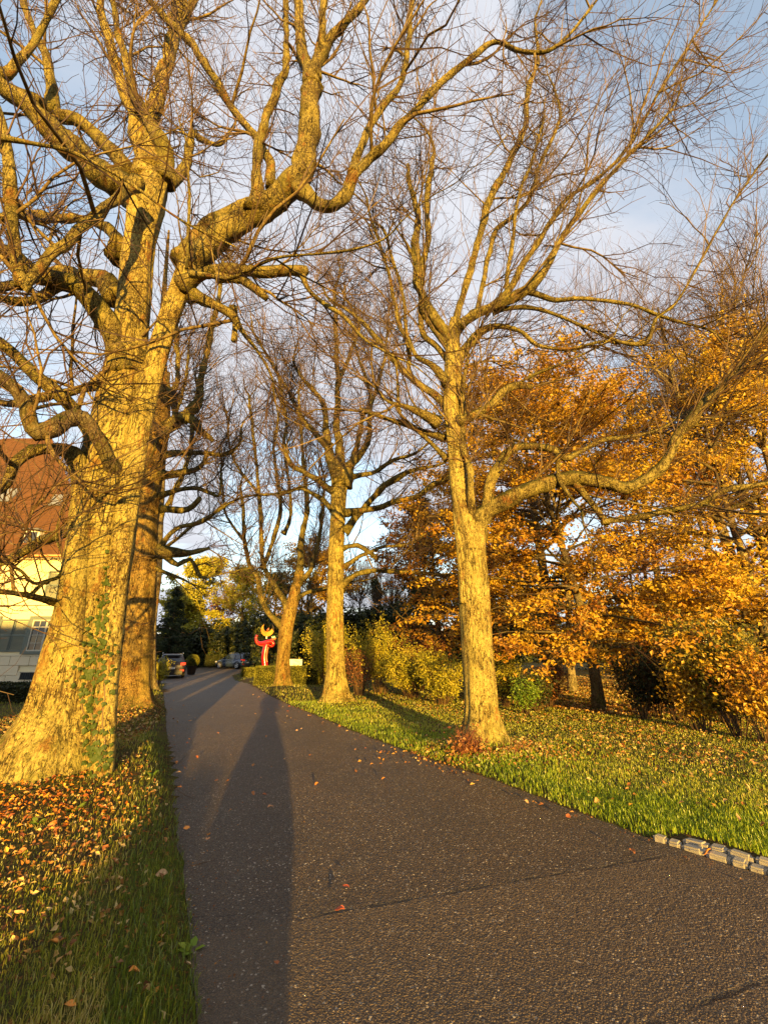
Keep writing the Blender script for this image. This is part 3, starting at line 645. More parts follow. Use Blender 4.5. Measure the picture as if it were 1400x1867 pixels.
limbsR = [
    [(868, 985, 28, 0), (878, 948, 32, -.1), (897, 924, 32, -.2), (940, 903, 30, -.3), (990, 885, 29, -.4), (1045, 872, 26, -.5), (1100, 878, 22, -.6), (1145, 888, 22, -.7), (1185, 866, 21, -.8), (1220, 830, 20, -.9), (1238, 790, 20, -1), (1262, 760, 22, -1.1), (1285, 735, 16, -1.1), (1330, 690, 12, -1.2), (1380, 625, 10, -1.3), (1430, 560, 8, -1.3)],
    [(882, 950, 20, -.12), (891, 900, 20, -.28), (903, 855, 18, -.4), (932, 823, 15, -.5), (975, 813, 13, -.5), (1012, 820, 13, -.6), (1030, 835, 11, -.6), (1060, 822, 10, -.6), (1095, 803, 9, -.6), (1160, 795, 7, -.6), (1210, 778, 5, -.6)],
    [(1018, 825, 9, -.6), (1018, 850, 9, -.6), (1020, 876, 9, -.6)],
    [(1048, 878, 14, -.5), (1068, 905, 14, -.5), (1092, 932, 13, -.6), (1108, 958, 10, -.6, 1)],
    [(1096, 950, 10, -.7), (1150, 945, 11, -.8), (1220, 930, 11, -1), (1280, 918, 13, -1.2), (1320, 895, 12, -1.4), (1400, 880, 9, -1.6), (1450, 870, 8, -1.6)],
    [(862, 1010, 14, 0), (858, 950, 16, -.12), (858, 905, 14, -.25), (856, 860, 14, -.25), (846, 820, 13, -.2), (842, 775, 14, -.1)],
    [(838, 770, 22, -.1), (858, 762, 15, -.2), (888, 742, 15, -.3), (918, 716, 15, -.4), (945, 704, 14, -.5), (968, 706, 9, -.5, 1)],
    [(905, 725, 8, -.3), (960, 690, 6, -.6), (1030, 660, 4, -1), (1110, 620, 3, -1.3)],
    [(824, 628, 20, 0), (795, 578, 19, .1), (772, 545, 16, .2), (760, 505, 15, .3), (758, 440, 14, .3), (762, 390, 11, .3), (745, 330, 8, .4)],
    [(822, 640, 14, 0), (786, 594, 12, .2), (770, 560, 13, .2), (768, 500, 11, .3), (780, 430, 12, .3), (778, 370, 11, .3), (786, 300, 9, .3)],
    [(824, 622, 18, 0), (836, 565, 12, .1), (855, 505, 12, .1), (872, 440, 12, .2), (890, 370, 13, .2), (912, 325, 12, .2), (942, 270, 12, .3), (958, 220, 10, .3), (962, 160, 9, .3), (980, 110, 6, .3), (975, 40, 5, .3)],
    [(828, 612, 18, 0), (862, 575, 16, -.2), (895, 560, 15, -.3), (928, 528, 12, -.4), (950, 488, 11, -.5), (985, 435, 10, -.6), (1030, 365, 8, -.7), (1100, 315, 7, -.8), (1150, 260, 6, -.9), (1200, 170, 5, -1), (1250, 90, 4, -1.1), (1300, 10, 3, -1.2)],
    [(835, 592, 12, 0), (868, 566, 9, .15), (882, 505, 9, .2), (905, 420, 9, .3), (960, 370, 8, .3), (985, 300, 7, .4), (1020, 215, 6, .4), (1010, 160, 4, .4)],
    [(925, 550, 10, -.3), (926, 495, 8, -.3), (935, 435, 7, -.3), (945, 360, 6, -.3), (970, 290, 5, -.2), (990, 220, 4, -.2)],
    [(825, 625, 18, 0), (832, 600, 18, -.15), (856, 582, 16, -.35), (900, 556, 18, -.6), (950, 535, 20, -.7), (985, 505, 15, -.8), (1020, 440, 10, -.9), (1070, 370, 9, -1), (1120, 310, 7, -1.1), (1210, 215, 5, -1.2)],
    [(955, 530, 14, -.7), (1010, 545, 10, -.8), (1080, 545, 9, -.9), (1150, 555, 8, -1), (1215, 580, 7, -1.1), (1290, 600, 5, -1.2)],
    [(826, 672, 18, 0), (864, 618, 16, -.2), (900, 595, 12, -.3), (945, 603, 9, -.5), (985, 630, 8, -.6), (1040, 635, 6, -.8), (1100, 622, 5, -1)],
    [(900, 570, 12, -.4), (960, 560, 9, -.6), (1030, 580, 7, -.8), (1120, 620, 7, -1), (1180, 622, 9, -1.1), (1195, 580, 6, -1.1), (1240, 540, 5, -1.2), (1330, 380, 4, -1.3), (1400, 280, 4, -1.4)],
    [(822, 665, 16, .1), (795, 632, 12, .2), (772, 610, 11, .2), (766, 570, 9, .3), (768, 520, 7, .3), (750, 460, 6, .3)],
    [(818, 745, 18, .1), (780, 712, 13, .2), (745, 685, 12, .3), (705, 640, 11, .4), (672, 600, 9, .5), (640, 570, 7, .6), (600, 545, 5, .7)],
    [(745, 685, 9, .3), (745, 640, 8, .3), (738, 590, 8, .3), (735, 540, 6, .3), (715, 470, 6, .3), (700, 420, 5, .3)],
    [(816, 700, 18, -.1), (790, 665, 12, -.1), (760, 650, 9, 0), (745, 620, 8, 0), (728, 590, 7, .1), (715, 530, 7, .2), (700, 470, 5, .2), (672, 380, 5, .3)],
    [(812, 800, 14, .2), (780, 790, 10, .3), (740, 775, 10, .4), (700, 762, 9, .5), (655, 745, 9, .6, 1)],
    [(815, 835, 13, .1), (790, 810, 9, .2), (755, 780, 8, .3), (730, 755, 7, .3), (725, 700, 5, .3)],
    [(800, 770, 20, 0), (770, 755, 15, -.2), (740, 740, 10, -.3), (705, 730, 6, -.4)],
]
for l in limbsR: limb_obj(l, YR, TR, M['bark_limb'] if l[0][2] < 30 else M['bark_big'], store=stR, k=14 if l[0][2] > 16 else 8, step=.10, knob=.2)
crown_branches(stR, TR, 190, 2200, 7600, 5000, l1=(1., 3.4), l2=(.7, 2.4), l3=(.3, 1.0), r=(.026, .0105, .0056, .0038), rmax=.20, up=.085, out=outv(1.5, 8.2), outw=.35, curl=.045)

# --- third tree of the right-hand row
T3 = tree_thing('slim straight bare tree between the flowering shrubs and clipped hedge', -1.75, 15.1)
Y3 = 15.1
mb, _ = trunk_mesh([[(612, 1283, 62, 0), (612, 1262, 46), (612, 1225, 34), (611, 1180, 31), (611, 1100, 30), (613, 1000, 28), (616, 930, 26), (620, 880, 30), (622, 855, 30)]], Y3, k=36, lobes=5, flare=.35, fl_h=.25, ph=.3, step=.12)
mb.obj('trunk', M['bark_big'], T3, True)
st3 = []
for l in [
    [(620, 885, 26), (606, 850, 20), (598, 810, 16), (594, 760, 10), (588, 730, 9), (560, 700, 8), (545, 680, 6)],
    [(622, 880, 26), (620, 830, 18), (614, 780, 13), (616, 720, 10), (615, 660, 9), (612, 600, 8), (610, 530, 6)],
    [(625, 885, 24), (638, 850, 18), (655, 830, 14), (672, 800, 10), (675, 750, 8), (688, 700, 7), (700, 660, 6), (706, 600, 4)],
    [(628, 880, 18), (640, 850, 12), (652, 805, 9), (662, 760, 8), (675, 720, 6), (650, 640, 5)],
    [(602, 815, 14), (575, 790, 11), (548, 760, 9), (530, 720, 7), (500, 670, 6), (470, 620, 5)],
    [(612, 900, 16), (585, 880, 11), (555, 860, 10), (530, 845, 9), (518, 810, 7), (522, 770, 6), (510, 700, 5)],
    [(630, 935, 14), (680, 928, 11, -.2), (720, 915, 11, -.4), (762, 904, 10, -.6), (790, 882, 10, -.8), (812, 875, 9, -1), (835, 850, 5, -1.2)],
    [(626, 970, 14), (660, 930, 11), (690, 895, 11), (708, 880, 12), (728, 868, 11), (745, 860, 9), (790, 850, 6), (815, 840, 4)],
    [(624, 1000, 10), (650, 994, 9), (672, 1006, 8), (690, 1020, 9, 0, 1)],
    [(626, 1034, 9), (650, 1018, 7), (690, 1000, 6), (740, 992, 5)],
    [(624, 1068, 14), (650, 1048, 10), (685, 1040, 9), (740, 1043, 8), (800, 1048, 7), (845, 1052, 5)],
    [(608, 930, 12), (580, 905, 8), (545, 890, 6), (520, 900, 5)],
    [(634, 870, 12), (680, 862, 8), (720, 838, 8), (755, 828, 5)],
    [(615, 700, 9), (640, 640, 7), (655, 590, 6), (640, 560, 5)],
]: limb_obj(l, Y3, T3, M['bark_limb'], store=st3, k=8, step=.2, knob=.22)
crown_branches(st3, T3, 190, 1300, 4200, 0, l1=(1.0, 3.4), l2=(.8, 2.2), l3=(.4, 1.2), r=(.026, .012, .0072, .005), rmax=.3, up=.15, out=outv(-1.8, 15.1), outw=.1, seg=(6, 4, 3), curl=.05)

# --- fourth, leaning, by the hedge
T4 = tree_thing('leaning forked bare tree in front of the clipped hedge beside the red sculpture', -5.05, 22.6)
Y4 = 22.6
mb, _ = trunk_mesh([[(514, 1252, 34, 0), (515, 1238, 27), (517, 1200, 24), (520, 1160, 25), (526, 1125, 25), (534, 1095, 21), (541, 1065, 18), (548, 1040, 15)]], Y4, k=28, flare=.4, fl_h=.25, step=.15)
mb.obj('trunk', M['bark_warm'], T4, True)
st4 = []
for l in [
    [(523, 1150, 18), (505, 1133, 14), (488, 1115, 12), (476, 1085, 11), (468, 1050, 11), (455, 1030, 8), (447, 990, 8), (444, 940, 7), (440, 900, 5)],
    [(528, 1118, 14), (512, 1085, 12), (496, 1060, 10), (480, 1030, 9), (476, 990, 9), (474, 930, 8), (470, 870, 7), (462, 800, 6), (455, 730, 5)],
    [(545, 1050, 15), (548, 1010, 12), (552, 970, 10), (560, 920, 9), (555, 860, 8), (550, 800, 6), (545, 730, 5)],
    [(542, 1065, 12), (565, 1040, 9), (578, 1000, 8), (585, 960, 7), (590, 910, 6)],
    [(535, 1095, 10), (560, 1080, 8), (590, 1075, 7), (620, 1068, 6)],
    [(478, 1040, 8), (500, 980, 8), (512, 930, 8), (505, 870, 7), (500, 810, 5), (512, 740, 4)],
    [(516, 975, 8), (530, 940, 7), (528, 890, 6), (520, 830, 5)],
    [(447, 990, 6), (425, 960, 5), (410, 930, 4), (405, 880, 3)],
    [(472, 900, 6), (440, 860, 5), (420, 820, 4), (415, 760, 3)],
]: limb_obj(l, Y4, T4, M['bark_limb'], store=st4, k=7, step=.3, knob=.22)
crown_branches(st4, T4, 170, 900, 2700, 0, l1=(1.2, 4.2), l2=(.9, 2.4), l3=(.5, 1.4), r=(.034, .016, .009, .005), rmax=.3, up=.18, seg=(6, 4, 3), curl=.05)

# --- second and third tree of the left-hand row
T2 = tree_thing('bare tree with knotted dark side branches just behind the huge ivy-grown tree', -7.05, 13.1)
Y2 = 13.1
mb, _ = trunk_mesh([[(240, 1302, 100, 0), (241, 1280, 78), (246, 1240, 60), (250, 1190, 56), (257, 1100, 54), (263, 1000, 50), (270, 900, 46), (280, 830, 44), (288, 770, 44), (290, 720, 38), (292, 660, 24), (296, 600, 16), (300, 520, 9), (308, 420, 4)]], Y2, k=44, lobes=5, flare=.4, fl_h=.3, ph=1.2, step=.1)
mb.obj('trunk', M['bark_warm'], T2, True)
st2 = []
for l in [
    [(285, 790, 30), (312, 772, 22), (345, 765, 20), (368, 785, 13), (388, 803, 9, 0, 1)],
    [(288, 745, 24), (305, 715, 15), (300, 690, 12), (318, 740, 11)],
    [(330, 765, 22), (362, 735, 17), (368, 690, 13), (380, 630, 12), (388, 590, 11), (400, 540, 8), (405, 480, 6)],
    [(290, 735, 18), (322, 700, 10), (324, 650, 9), (322, 610, 8), (325, 540, 6)],
    [(278, 832, 18), (320, 826, 11), (360, 826, 9), (410, 828, 7), (435, 812, 6), (440, 780, 4)],
    [(290, 868, 18), (325, 862, 13), (355, 858, 11), (372, 842, 10), (378, 822, 7, 0, 1)],
    [(288, 905, 12), (320, 895, 9), (360, 890, 8), (398, 905, 6), (402, 880, 4)],
    [(292, 928, 14), (330, 930, 11), (352, 922, 11), (366, 908, 8, 0, 1)],
    [(282, 1008, 12), (320, 965, 9), (370, 950, 8), (405, 925, 7), (450, 905, 5), (500, 900, 4), (560, 885, 3)],
    [(290, 1012, 20), (322, 1006, 15), (352, 1008, 10), (382, 1000, 6, 0, 1)],
    [(300, 1010, 10), (325, 1030, 9), (348, 1020, 8), (366, 1052, 7), (388, 1050, 4)],
    [(280, 880, 20), (250, 850, 14, .3), (225, 800, 10, .4)],
    [(282, 1035, 9), (315, 1050, 6), (330, 1055, 4)],
    ]: limb_obj(l, Y2, T2, M['bark_limb'], store=st2, k=9, step=.16, knob=.3)
crown_branches(st2, T2, 120, 900, 2800, 0, l1=(.8, 2.6), l2=(.6, 1.8), l3=(.3, .9), r=(.026, .011, .007, .005), rmax=.3, up=.12, seg=(6, 4, 3), curl=.09)

T6 = tree_thing('reddish trunk of the farthest tree in the left row, peeking out beside the car', -10.55, 20)
Y6 = 20.
mb, _ = trunk_mesh([[(272, 1256, 30, 0), (273, 1235, 24), (274, 1190, 20), (276, 1130, 20), (284, 1050, 22), (288, 950, 20), (294, 850, 17), (300, 760, 13), (306, 680, 10)]], Y6, k=24, flare=.4, fl_h=.25, step=.2)
mb.obj('trunk', M['bark_grey'], T6, True)
st6 = []
for l in [
    [(289, 950, 12), (320, 890, 9), (345, 830, 8), (352, 760, 7), (360, 700, 5)],
    [(292, 880, 10), (270, 830, 8), (250, 790, 6)],
    [(297, 800, 10), (325, 740, 8), (340, 680, 6), (345, 620, 4)],
    [(286, 1010, 8), (320, 985, 6), (350, 960, 5), (370, 950, 4)],
]: limb_obj(l, Y6, T6, M['bark_limb'], store=st6, k=7, step=.3, knob=.22)
crown_branches(st6, T6, 90, 500, 1500, 0, l1=(1., 3.4), l2=(.8, 2.2), l3=(.4, 1.2), r=(.03, .015, .009, .005), rmax=.3, up=.16, seg=(6, 4, 3), curl=.06)
#PART2
# sprouts at the feet of the near trees
def basal_shoots(parent, cx, cy, n, spread, hgt_, name='basal_shoots', mat='russet_stem'):
    a = rng.uniform(0, 2 * math.pi, n); r = spread * np.sqrt(rng.random(n)); p = np.stack([cx + r * np.cos(a), cy + r * np.sin(a) * .5, np.full(n, .02)], 1)
    P, Rr = shoots(p, np.tile([0, 0, 1.], (n, 1)), rng.uniform(.4, 1, n) * hgt_, rng.uniform(.003, .006, n), 18, 5, .05, .22)
    V, Fq = twig_mesh([(P, Rr)], 4); tag(link(name, make_mesh(name, V, [Fq]), M[mat], parent), kind='stuff')
    return P
M['russet_stem'] = simple('russet_stem', (.15, .055, .028), .6, .3, var=.4, scale=20)
basal_shoots(TR, 1.33, 7.55, 130, .16, .52)
P = basal_shoots(TR, 2.05, 7.6, 40, .3, .3)
pos = np.stack([rng.normal(1.36, .16, 420), rng.normal(7.5, .1, 420), np.abs(rng.normal(.12, .13, 420))], 1)
foliage('caught_leaves', pos, .055, 'red_leaf', TR, nrm_bias=(0, -.6, .3))

# ------------------------------------------------------------------ leafy trees, conifers, shrubs
def clump_rnd(pos, s=.9): return np.array([.5 + .9 * noise.noise(Vector(p * s)) for p in pos])
def clump_fast(pos, s=.9):
    p = pos * s; return .5 + .28 * (np.sin(p[:, 0] * 2.1 + 1.3 * np.sin(p[:, 1] * 1.7)) * np.cos(p[:, 2] * 2.3 + np.sin(p[:, 0] * 3.1)) + .6 * np.sin(p[:, 1] * 3.7 + p[:, 2] * 2.9))
def broadleaf(label, X, Y, H, Rc, z0, mat, nleaf, size, name='beech_tree', group=None, npri=46, tr=.2, lean=(0, 0), up=.16, flat=.06, bark='bark_dark', twmat='twig', low=.75, spread=.16, rise=.45, bias=(0, -.4, .5), cat='tree'):
    T = thing(name, label, cat, (X, Y, 0), 0, group)
    q = np.linspace(0, 1, 14); P = np.stack([X + lean[0] * q ** 1.3 + .12 * np.sin(q * 7), Y + lean[1] * q + .1 * np.cos(q * 5), -.15 + q * H * .92], 1); W = tr * (1 - .85 * q); W[0] *= 1.4
    mb = MB(); mb.tube(*smooth_path(P, W, .3), 14, True, lambda p, d, r: np.array([1 + .12 * noise.noise(Vector((p + e * r) * 3)) for e in d])); mb.obj('trunk', M[bark], T, True)
    u = rng.uniform(0, 1, npri) ** .85; zz = z0 + u * (H * .93 - z0); qq = (zz + .15) / (H * .92); qq = qq.clip(0, 1)
    pos = np.stack([np.interp(qq, q, P[:, 0]), np.interp(qq, q, P[:, 1]), zz], 1)
    az = rng.uniform(0, 2 * math.pi, npri) + np.arange(npri) * 2.4
    prof = np.where(u < .35, low + (1 - low) * u / .35, np.sqrt(np.clip(1 - ((u - .35) / .68) ** 2, .02, 1)))
    ln = Rc * prof * rng.uniform(.8, 1.12, npri)
    tn = unit(np.stack([np.cos(az), np.sin(az), rise + .7 * u], 1))
    P1, R1 = shoots(pos, tn, ln, np.minimum(tr * .3, .012 + .012 * ln), 6, 6, -.03, .10, .2, .25)
    n2 = npri * (8 if Y < 26 else 5); p, tn2, rr = samp_arr(P1, R1, n2, .18, 1)
    P2, R2 = shoots(p, tn2, rng.uniform(.16, .38, n2) * Rc, rr * .5, 42, 3, .0, .16, .3, .3)
    P2[:, :, 2] = P2[:, :1, 2] + (P2[:, :, 2] - P2[:, :1, 2]) * .55
    n3 = npri * (24 if Y < 26 else 4); p, tn3, rr = samp_arr(P2, R2, n3, .15, 1)
    P3, R3 = shoots(p, tn3, rng.uniform(.05, .13, n3) * Rc, np.maximum(rr * .6, .004), 40, 2, .0, .12, .3, .5)
    V, Fq = twig_mesh([(P1, R1)], 5); tag(link('branches', make_mesh('branches', V, [Fq], True), M[bark], T), kind='stuff')
    V, Fq = twig_mesh([(P2, R2), (P3, R3)], 3); tag(link('twigs', make_mesh('twigs', V, [Fq]), M[twmat], T), kind='stuff')
    a, _, _ = samp_arr(P3, R3, int(nleaf * .7), 0, 1); b, _, _ = samp_arr(P2, R2, nleaf - len(a), .2, 1)
    pos = np.concatenate([a, b]); pos += rng.normal(0, 1, pos.shape) * np.array([spread, spread, flat])
    foliage('leaves', pos, size, mat, T, rnd=clump_fast(pos, 1.1), nrm_bias=bias)
    return T

FG = 'autumn beech trees beyond the right lawn'
broadleaf('golden autumn beech with dark slanting trunk rising from the leaf-strewn lawn', 6.35, 13.4, 11.6, 4.4, 1.3, 'beech', 42000, .115, group=FG, lean=(-.9, .6), npri=66, tr=.17, low=1.0, flat=.05, spread=.14, rise=.08)
broadleaf('tall copper-orange beech filling the background behind the right lichen-yellow tree', 8.4, 22, 17.2, 7.2, 1.8, 'beech', 44000, .185, group=FG, npri=85, tr=.34, low=1.0, flat=.08, spread=.22, rise=.1)
broadleaf('low-branched brown beech between the third avenue tree and the right tree', 3.0, 24.5, 10.2, 3.7, 1.6, 'beech_brown', 17000, .15, group=FG, npri=60, tr=.2, low=.95, flat=.05, spread=.16, rise=.12)
broadleaf('bright yellow beech at the right edge above the dark shrubs', 12.4, 14.2, 12.5, 5.2, 1.6, 'beech_yellow', 38000, .118, group=FG, npri=66, tr=.2, low=1.05, flat=.05, spread=.15, rise=.08)
broadleaf('deep orange beech farthest right behind the bright yellow one', 19.0, 20.5, 17, 6.8, 2.4, 'beech', 26000, .17, group=FG, npri=60, tr=.3, low=.9, flat=.07, spread=.2)
broadleaf('small russet beech sapling under the bigger beeches', 12.2, 20.5, 7.0, 3.4, 1.0, 'beech_brown', 9000, .14, group=FG, npri=30, tr=.12, low=.9)

def bare_tree(label, X, Y, H, r, zfork=.35, mat='bark_grey', n=(60, 600, 2000), group=None, tw=(.03, .016, .010), lean=(0, 0), nl=7, spreadf=.5, twmat='twig'):
    T = thing('bare_tree', label, 'tree', (X, Y, 0), 0, group)
    q = np.linspace(0, 1, 12); ph = rng.uniform(0, 6)
    P = np.stack([X + lean[0] * q + .25 * np.sin(q * 6 + ph), Y + lean[1] * q + .2 * np.cos(q * 5 + ph), -.15 + q * H * .8], 1); W = r * (1 - .8 * q); W[0] *= 1.4
    mb = MB(); P_, W_ = smooth_path(P, W, .4); mb.tube(P_, W_, 14, True, lambda p, d, rr: np.array([1 + .1 * noise.noise(Vector((p + e * rr) * 3)) for e in d])); mb.obj('trunk', M[mat], T, True)
    paths = [(P_[int(len(P_) * .6):], W_[int(len(P_) * .6):])]
    for i in range(nl):
        f = rng.uniform(zfork, .85); b = np.array([np.interp(f, q, P[:, c]) for c in range(3)]); a = i * 2.4 + ph
        d = unit(np.array([math.cos(a) * .8, math.sin(a) * .8, .9])); pts = [b]; rad = [W[int(f * 11)] * .6]
        for k in range(7):
            d = unit(d + rng.normal(0, .16, 3) + [0, 0, .14]); pts.append(pts[-1] + d * H * spreadf * (1 - f * .5) / 7); rad.append(rad[-1] * .8)
        pp, ww = smooth_path(np.array(pts), np.array(rad), .35); mb = MB(); mb.tube(pp, ww, 7); mb.obj('limb', M[mat], T, True); paths.append((pp, ww))
    crown_branches(paths, T, *n, l1=(H * .08, H * .2), l2=(H * .05, H * .13), l3=(H * .025, H * .07), r=(*tw, .006), rmax=1, up=.22, seg=(6, 4, 3), curl=.05, mat=twmat)
    return T
BG = 'bare trees standing behind the autumn beeches'
bare_tree('tall bare tree with pale trunk rising above the golden beech crown', xat(1215, 560, 16), 16.5, 23, .24, .4, group=BG, n=(70, 600, 1500))
bare_tree('tall bare tree at the right edge, its pale forks above the yellow beech', xat(1345, 560, 14.5), 15.5, 21, .22, .35, group=BG, n=(70, 600, 1500))
bare_tree('slimmer bare tree between the two tall ones above the beeches', xat(1290, 600, 19), 19, 23, .2, .4, group=BG, n=(50, 450, 1200))
bare_tree('bare tree whose twigs show behind the right tree crown', xat(1120, 650, 25), 25, 24, .26, .5, group=BG, n=(50, 450, 1200))
for i, (x, lab) in enumerate([(1268, 'slender sunlit trunk among the beech leaves near the pale building'), (1322, 'thick sunlit trunk below the yellow leaves at the right'), (1205, 'thin pale trunk in the shade under the beeches'), (1040, 'stout yellow trunk in the leaf-strewn wood behind the dark slanting one')]):
    X_ = xat(x, 1150, 22 - i * .8); bare_tree(lab, X_, 22 - i * .8, 15, [.14, .22, .12, .18][i], .5, group='trunks in the small wood on the right', n=(30, 200, 500), nl=4)

FAR = 'trees beyond the parking area'
def far(lab, px, ytop, Y, rad, mat, n, size, **kw):
    X = xat(px, 1190, Y); return broadleaf(lab, X, Y, zat(ytop, Y), rad, kw.pop('z0', 1.5), mat, n, size, name=kw.pop('name', 'leafy_tree'), group=FAR, **kw)
far('yellow-green leafy tree behind the parking area, left of the pointed golden one', 352, 1030, 64, 5.6, 'lime', 13000, .38, z0=3.2, npri=40, tr=.3, flat=.25, spread=.4)
far('golden-green pointed tree above the dark blue car', 436, 1040, 62, 4.2, 'lime', 12000, .32, z0=3.2, npri=46, tr=.3, low=1.1, flat=.25, spread=.4)
far('pinkish-brown thin autumn tree between two yellow-green ones', 400, 1052, 68, 3.6, 'red_leaf', 3500, .3, npri=30, tr=.25, flat=.3, spread=.4)
far('orange autumn tree topping the dark evergreens behind the leaning tree', 558, 1008, 48, 5.4, 'beech', 13000, .28, npri=40, tr=.3, flat=.2, spread=.35)
far('yellow-green tree low on the left beside the drooping fir', 322, 1082, 60, 4.0, 'lime', 7000, .36, npri=40, tr=.25, flat=.25, spread=.4)
far('olive tree beside the orange one behind the leaning tree', 497, 1050, 52, 3.2, 'olive', 8000, .28, npri=40, tr=.3, flat=.25, spread=.35)
far('dark yew behind the topiary ball', 350, 1172, 58, 4.6, 'dark_green', 7500, .42, npri=50, z0=.4, flat=.3, spread=.5, name='yew_tree', low=1.1)
far('dark yew just left of the red sculpture', 452, 1165, 55, 3.8, 'dark_green', 7000, .42, npri=50, z0=.4, flat=.3, spread=.5, name='yew_tree', low=1.1)
far('broad dark yew behind the red sculpture', 505, 1150, 42, 3.8, 'dark_green', 8500, .34, npri=50, z0=.3, flat=.3, spread=.4, name='yew_tree', low=1.1)
far('dark yew between the leaning tree and the slim straight one', 568, 1138, 38, 3.0, 'dark_green', 8000, .32, npri=50, z0=.3, flat=.3, spread=.4, name='yew_tree', low=1.1)
far('dark yew filling the gap behind the yellow-flowering shrub', 655, 1138, 46, 4.2, 'dark_green', 8000, .34, npri=50, z0=.3, flat=.3, spread=.4, name='yew_tree', low=1.1)
far('dark green tree seen low between the shrub and the brown beech', 725, 1130, 44, 3.6, 'dark_green', 7000, .34, npri=44, z0=.3, flat=.3, spread=.4, name='yew_tree', low=1.1)
far('olive round bush in front of the dark yews above the blue car', 437, 1175, 58, 2.0, 'olive', 4000, .26, npri=30, z0=.2, flat=.25, spread=.3, tr=.1)
far('dark far wood edge tree at the left behind the parked brown car', 300, 1185, 66, 5.0, 'dark_green', 6000, .46, npri=50, z0=.4, flat=.3, spread=.5, name='yew_tree', low=1.1)
far('hazy grey-brown wood behind the beech at the right edge', 1385, 1040, 60, 7, 'red_leaf', 9000, .4, npri=50, z0=1, flat=.4, spread=.6, tr=.3)
far('dark evergreen behind the shrubs at the right', 1130, 1130, 40, 4.5, 'dark_green', 6500, .36, npri=50, z0=.3, flat=.3, spread=.4, name='yew_tree', low=1.1)
far('dark evergreen behind the pale building at the right edge', 1240, 1130, 46, 5, 'dark_green', 6500, .36, npri=50, z0=.3, flat=.3, spread=.4, name='yew_tree', low=1.1)
far('dark evergreen in the shade behind the big copper beech', 930, 1140, 40, 4.5, 'dark_green', 6500, .36, npri=50, z0=.3, flat=.3, spread=.4, name='yew_tree', low=1.1)
far('dark evergreen filling the gap left of the right tree trunk', 800, 1078, 46, 4.5, 'dark_green', 7000, .36, npri=50, z0=.3, flat=.3, spread=.4, name='yew_tree', low=1.1)
far('dark evergreen low behind the fresh green shrub', 885, 1085, 48, 4.5, 'dark_green', 7000, .36, npri=50, z0=.3, flat=.3, spread=.4, name='yew_tree', low=1.1)
far('dark evergreen behind the stout yellow trunk', 1010, 1080, 50, 5, 'dark_green', 7000, .38, npri=50, z0=.3, flat=.3, spread=.4, name='yew_tree', low=1.1)
n = 16000; X = rng.uniform(-75, 110, n); Hm = 6.5 + 1.6 * np.sin(X * .31) + 1.1 * np.sin(X * .83 + 2); pos = np.stack([X, 84 + rng.normal(0, 1.5, n), rng.random(n) * Hm], 1)
tag(foliage('distant_wood', pos, 1.0, 'olive', None, rnd=clump_fast(pos, .3) - .2), 'dim far-off wood closing the horizon behind everything', 'wood', kind='stuff')
for px, Y, H, lab in [(690, 48, 13, 'distant bare tree between the slim tree and the brown beech'), (655, 52, 13.5, 'distant bare tree just right of the slim straight trunk'), (722, 46, 11, 'distant low bare tree left of the brown beech')]:
    bare_tree(lab, xat(px, 1150, Y), Y, H, .22, .3, 'bark_dark', n=(60, 500, 1600), group='distant bare trees', tw=(.045, .03, .022), nl=7)
bare_tree('thin bare tree behind the fork of the leaning tree', xat(560, 1150, 44), 44, 17, .22, .3, 'bark_dark', n=(60, 500, 1400), group='distant bare trees', tw=(.045, .03, .02))

def conifer(label, X, Y, H, rad, n=9000, size=.3, mat='needle'):
    T = thing('conifer', label, 'tree', (X, Y, 0), 0, 'dark conifers in the background')
    mb = MB(); mb.tube([(X, Y, -.1), (X, Y, H * .5), (X, Y, H)], [.22, .14, .02], 8); mb.obj('trunk', M['bark_dark'], T, True)
    nb = 90; u = rng.random(nb) ** 1.1; z = .6 + u * (H - .9); az = rng.uniform(0, 6.3, nb)
    P, Rr = shoots(np.stack([np.full(nb, X), np.full(nb, Y), z], 1), unit(np.stack([np.cos(az), np.sin(az), np.full(nb, .25)], 1)), rad * (1 - u) ** .8 * rng.uniform(.7, 1.2, nb) + .25, np.full(nb, .035), 5, 6, -.07, .06, .2, .3)
    V, Fq = twig_mesh([(P, Rr)], 4); tag(link('branches', make_mesh('branches', V, [Fq]), M['bark_dark'], T), kind='stuff')
    p, tn, _ = samp_arr(P, Rr, n, .1, 1); p += rng.normal(0, 1, p.shape) * np.array([.16, .16, .10]) * (H / 10); p[:, 2] -= np.abs(rng.normal(0, .12, n)) * (H / 10)
    foliage('needles', p, size, mat, T, rnd=clump_fast(p), aspect=.3, ori=tn - np.array([0, 0, .5]))
conifer('drooping fir beside the left trees, behind the parking area', xat(306, 1190, 50), 50, zat(1065, 50), 2.6, 6000)
conifer('tall dark fir top showing between the slim tree and the right tree', xat(778, 1190, 36), 36, zat(895, 36), 2.8, 11000, .26)
conifer('ivy-dark narrow conifer among the distant bare trees', xat(683, 1190, 47), 47, zat(1045, 47), 1.6, 5000, .28)

